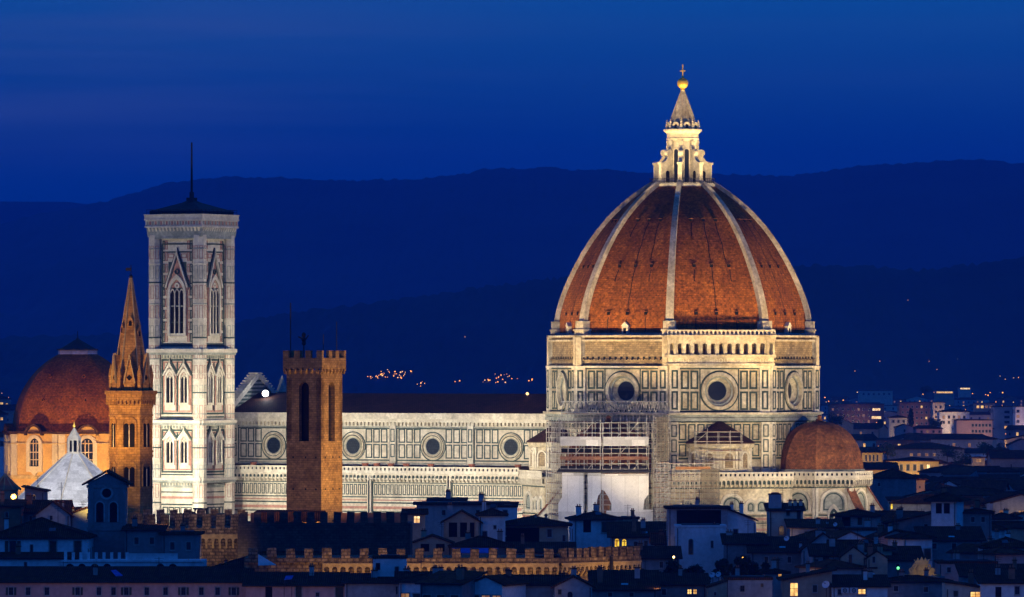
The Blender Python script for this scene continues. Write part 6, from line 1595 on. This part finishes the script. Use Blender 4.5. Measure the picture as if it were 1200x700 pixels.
slab_thing('skylight', 'small blue skylight panel leaning on dark roof above the lilac doorways', 'skylight', [(333, 680, 0), (342, 679, 0), (344, 675, 1), (335, 675.5, 1)], 944, 945.2, 'tarp_blue', 2)
slab_thing('skylight', 'bright blue skylight on the dark ridge roof under the balustrade terrace', 'skylight', [(136, 676, 0), (144, 675, 0), (136, 668.5, 1), (130, 669, 1)], 955, 957, 'tarp_blue', 2)
for px, lab in ((990, 'left of two air conditioner boxes on the white wall at bottom right'), (1000.5, 'right of two air conditioner boxes on the white wall at bottom right')):
    Y = 959.6; c = Vector((PX(px, Y), Y, PZ(692, Y))); t = thing('air_conditioner', lab, 'air conditioner', c, 0, 'air conditioners'); f = Fr(c, 0)
    b = MB('white'); b.fbox(f, -.55, .55, -.4, .4, -.05, .3); b.build('casing', t); b = MB('iron'); b.fring(f, 0, 0, .2, .32, .29, .34, 14); b.fring(f, 0, 0, .05, .11, .29, .34, 10); b.build('fan_grille', t)

# ------------------------------------------------------------------ lamps of the far slopes
def slope_Y(px, py):
    rd = RIDGES[2]
    for i in range(200):
        Y = 6260 + i * 9
        if PZ(py, Y) <= hill_z(rd, PX(px, Y), Y) + 1.5: return Y
    return 6300
vr = random.Random(9)
LP = []
for n, (xa_, xb_), (ya_, yb_) in ((32, (446, 486), (433, 445)), (11, (430, 448), (439, 444)), (6, (488, 500), (447, 453)), (3, (533, 540), (444, 449)), (6, (563, 576), (443, 449)), (13, (580, 600), (436, 450)), (6, (604, 626), (443, 448))):
    for _ in range(n): LP.append((vr.uniform(xa_, xb_), vr.triangular(ya_, yb_, (ya_ + yb_) / 2)))
for px, py in LP:
    Y = slope_Y(px, py); street_lamp('tiny orange lamp among the clustered village lights on the far slope', px, py, Y, vr.choice((.45, .55, .65, .8)) * Y / F, vr.choice(('lamp_orange', 'lamp_soft', 'lamp_soft', 'lamp_orange', 'lamp_warm')), group='village lamps on the far slope', name='village_lamp', cat='lamp', zb=-1, parts=False)
for px, py, m, lab in ((545, 395, 'lamp_soft', 'lone orange lamp high on the hill above the nave roof'), (1122, 421.5, 'lamp_white', 'bright white lamp alone on the hillside at right'), (1172, 441, 'lamp_warm', 'pale lamp left of the two at the right edge slope'),
                       (1178, 444.5, 'lamp_warm', 'pale lamp just below another on the right slope'), (1188, 443, 'lamp_warm', 'pale lamp third from the right edge on slope'), (1193.5, 442.5, 'lamp_orange', 'orange lamp nearest the right edge on slope'),
                       (1002, 435, 'lamp_soft', 'orange lamp on the slope right of the drum'), (1031, 423.5, 'lamp_soft', 'warm lamp higher on the slope above brick apartments'), (1050, 420, 'lamp_soft', 'reddish lamp highest above the brick apartments'), (1098, 433, 'lamp_soft', 'faint double lamp midway across the right slope'),
                       (1025, 426.5, 'lamp_soft', 'faint reddish lamp below the warm slope lamp'), (1110, 431, 'lamp_soft', 'faint lamp below the bright white hillside lamp'), (1064, 352, 'lamp_soft', 'very faint lamp high on the dark hill at right'), (1089, 423.5, 'lamp_soft', 'faint bluish lamp left of the white hillside lamp')):
    Y = slope_Y(px, py); street_lamp(lab, px, py, Y, .42 * Y / F, m, name='hillside_lamp', cat='lamp', zb=-1, parts=False)
for i in range(95):
    px = vr.uniform(965, 1200); py = vr.uniform(458, 525); Y = min(6200, max(2500, 40 * F / (py - 421)))
    street_lamp('small orange street lamp glowing between the far apartment blocks', px, py, Y, vr.choice((.4, .55, .7)) * Y / F, vr.choice(('lamp_soft', 'lamp_orange', 'lamp_warm')), group='street lamps of the far district', zb=0, parts=False)
for px, py in ((2, 461), (6, 470), (10, 466), (4, 478), (9, 479)):
    street_lamp('small orange street lamp at the left edge under the hills', px, py, 4300, .45 * 4300 / F, 'lamp_soft', group='street lamps at the left edge', zb=0, parts=False)

# ------------------------------------------------------------------ floodlighting, plus added unseen street glows
WHITE, WARM, GOLD, ORANGE = (1, .91, .72), (1, .78, .47), (1, .66, .30), (1, .50, .14)
for w in (26, 47, 68, 89, 106): spot(K(w, 66, 30), K(w, 12, 36), 50, WHITE, 85)
for a, r, z, zt, kw in ((AS + 10, 50, 24, 36, 14), (AS - 25, 52, 30, 70, 78), (AE - 14, 42, 30, 40, 10), (AE - 4, 44, 36, 72, 66)):
    spot(pc + dirv(a) * r + Vector((0, 0, z)), pc + Vector((0, 0, zt)), kw, (1, .88, .64), 80)
for a, r, z, zt, kw in ((-8, 80, 26, 46, 62), (22, 82, 26, 46, 68), (62, 84, 27, 46, 74), (-45, 84, 30, 46, 34), (-85, 78, 40, 46, 34)):
    spot(C0 + dirv(a) * r + Vector((0, 0, z)), C0 + dirv(a) * 26 + Vector((0, 0, zt)), kw, WARM, 55)
for a, kw in ((-54, 105), (-14, 120), (34, 140), (84, 100), (-100, 58)):
    spot(C0 + dirv(a) * 66 + Vector((0, 0, 34.5)), C0 + dirv(a) * 21 + Vector((0, 0, 74)), kw * 1.1, (1, .66, .27), 44)
for a in (-52, -8, 38, 82): spot(C0 + dirv(a) * 15.5 + Vector((0, 0, 88.5)), C0 + Vector((0, 0, 103)), 5, (1, .74, .34), 66, .5, .2)
for a, r, z in ((-40, 66, 44), (30, 70, 40), (85, 66, 44)): spot(C0 + dirv(a) * r + Vector((0, 0, z)), C0 + Vector((0, 0, 106)), 300, (1, .72, .30), 13, .8)
spot(C0 + dirv(15) * 76 + Vector((0, 0, 21)), C0 + dirv(15) * 36 + Vector((0, 0, 27)), 21, (1, .82, .52), 80)
spot(cE + dirv(8) * 46 + Vector((0, 0, 21)), cE + Vector((0, 0, 27)), 22, (1, .84, .58), 70)
spot(cE + dirv(70) * 46 + Vector((0, 0, 21)), cE + Vector((0, 0, 27)), 15, (1, .86, .62), 70)
spot(cS + dirv(-20) * 44 + Vector((0, 0, 24)), cS + Vector((0, 0, 25)), 18, (1, .90, .74), 75)
spot(K(30, 60, 24), K(24, 18, 27), 17, WHITE, 70)
spot(bc + dirv(AE - 8) * 26 + Vector((0, 0, 34)), bc + Vector((0, 0, 44)), 48, (1, .60, .20), 75)
spot(bc + dirv(AS + 6) * 34 + Vector((0, 0, 33)), bc + Vector((0, 0, 44)), 9, (1, .60, .22), 70)
spot(sc0 + dirv(-38) * 28 + Vector((0, 0, 33)), sc0 + Vector((0, 0, 54)), 62, (1, .58, .16), 64)
spot(sc0 + dirv(48) * 26 + Vector((0, 0, 34)), sc0 + Vector((0, 0, 54)), 13, (1, .56, .16), 64)
spot(sc0 + dirv(-20) * 24 + Vector((0, 0, 32)), sc0 + Vector((0, 0, 34)), 7, (1, .66, .12), 60)
for a in (-34, 10, 48): spot(lc + dirv(a) * 40 + Vector((0, 0, 20)), lc + dirv(a) * 18 + Vector((0, 0, 31)), 36, (1, .58, .18), 75)
for a in (-30, 20): spot(lc + dirv(a) * 58 + Vector((0, 0, 40)), lc + dirv(a) * 12 + Vector((0, 0, 42)), 15, (1, .42, .16), 36)
spot(pcx + Vector((-24, -44, 40)), pcx + Vector((0, 0, 25)), 60, (1, .95, .86), 60)
spot(pcx + Vector((26, -40, 44)), pcx + Vector((4, 0, 24)), 48, (1, .95, .86), 60)
spot((PX(240, 984), 992, 19), (PX(250, Y1), Y1, 27), 4, GOLD, 75)
spot((PX(190, 994), 1000, 30), (PX(190, Y1), Y1, 29), .9, GOLD, 120)
for px in (365, 420, 475, 530, 585, 635): spot((PX(px, 956), 955.5, PZ(690, 955)), (PX(px, Y3), Y3 + .8, PZ(668, Y3)), 1.0, (1, .56, .13), 120, .8, .3)
for u in (4, 9, 14): p = f2.p(u, 0, 6); spot((p.x, p.y, PZ(688, 955)), f2.p(u, PZ(668, Y3), 0), .8, (1, .56, .13), 120, .8, .3)
glow((PX(362, Y2 + 15), Y2 + 17, PZ(609, Y2 + 15)), 1500, ORANGE, .4)
spot((crest.location.x + 2, crest.location.y - 6, crest.location.z - 1.4), crest.location + Vector((0, 0, 1.6)), .95, (1, .68, .14), 45)
for px, py, Y, kw, col in ((1070, 552, 2150, 7, GOLD), (1055, 552, 2150, 5, GOLD), (1022, 542, 2350, 6, GOLD), (1120, 558, 2100, 4, GOLD), (1062, 578, 1640, 5, ORANGE), (1156, 604, 1440, 3.0, GOLD), (1142, 512, 3150, 5, (1, .68, .42)), (1118, 500, 3500, 12, (1, .62, .3)),
                           (1004, 500, 4300, 4, (1, .68, .42)), (1074, 496, 4350, 4, (1, .7, .45)), (1100, 492, 4300, 9, (1, .6, .3)), (1195, 500, 3650, 7, (1, .6, .5)), (1048, 600, 1430, 1.6, GOLD), (1185, 616, 1390, 1.5, GOLD), (1147, 548, 2200, 3, GOLD)):
    spot((PX(px, Y), Y - 16, max(3, PZ(py, Y) - 2)), (PX(px, Y), Y, PZ(py, Y) + 2), kw, col, 100, .9)
for px in (20, 105, 190, 275, 370): glow((PX(px, 940), 936, 15.5), 260, (1, .62, .45), .4)
for px, Y, z, w in ((541, 1112, 27.5, 60), (506, 1050, 22, 140), (660, 1040, 25, 70), (1000, 985, 21, 160), (945, 950, 17, 160), (838, 930, 18, 60), (1120, 948, 17, 90), (922, 1080, 25, 60)):
    glow((PX(px, Y), Y - 4, z), w, (1, .62, .32), .3)

gq = random.Random(21)
for i in range(44):  # unseen street glows added at random to warm the far walls
    px = gq.uniform(970, 1205); py = gq.uniform(478, 562); Y = min(5600, 38 * F / (py - 420)); glow((PX(px, Y), Y - 12, 12), 2800 + 3.6 * (Y - 1900), gq.choice(((1, .62, .26), (1, .70, .36), (1, .52, .2))), .5)
for px, py, Y, w in ((770, 690, 935, 120), (640, 690, 915, 60), (1180, 690, 945, 90), (890, 690, 945, 90), (700, 645, 1045, 90), (1150, 605, 1360, 400), (1100, 612, 1250, 160), (560, 660, 990, 60)):  # extra unseen glows added between houses for warm spill on walls
    glow((PX(px, Y), Y, PZ(py, Y)), w, (1, .60, .28), .3)

for i in range(16):  # more unseen glows scattered over the near streets for warm spill
    px = gq.uniform(690, 1205); py = gq.uniform(615, 690); Y = (54 - 19) * F / (py - 418); glow((PX(px, Y), Y, 19.5), gq.uniform(60, 170), (1, .62, .3), .3)
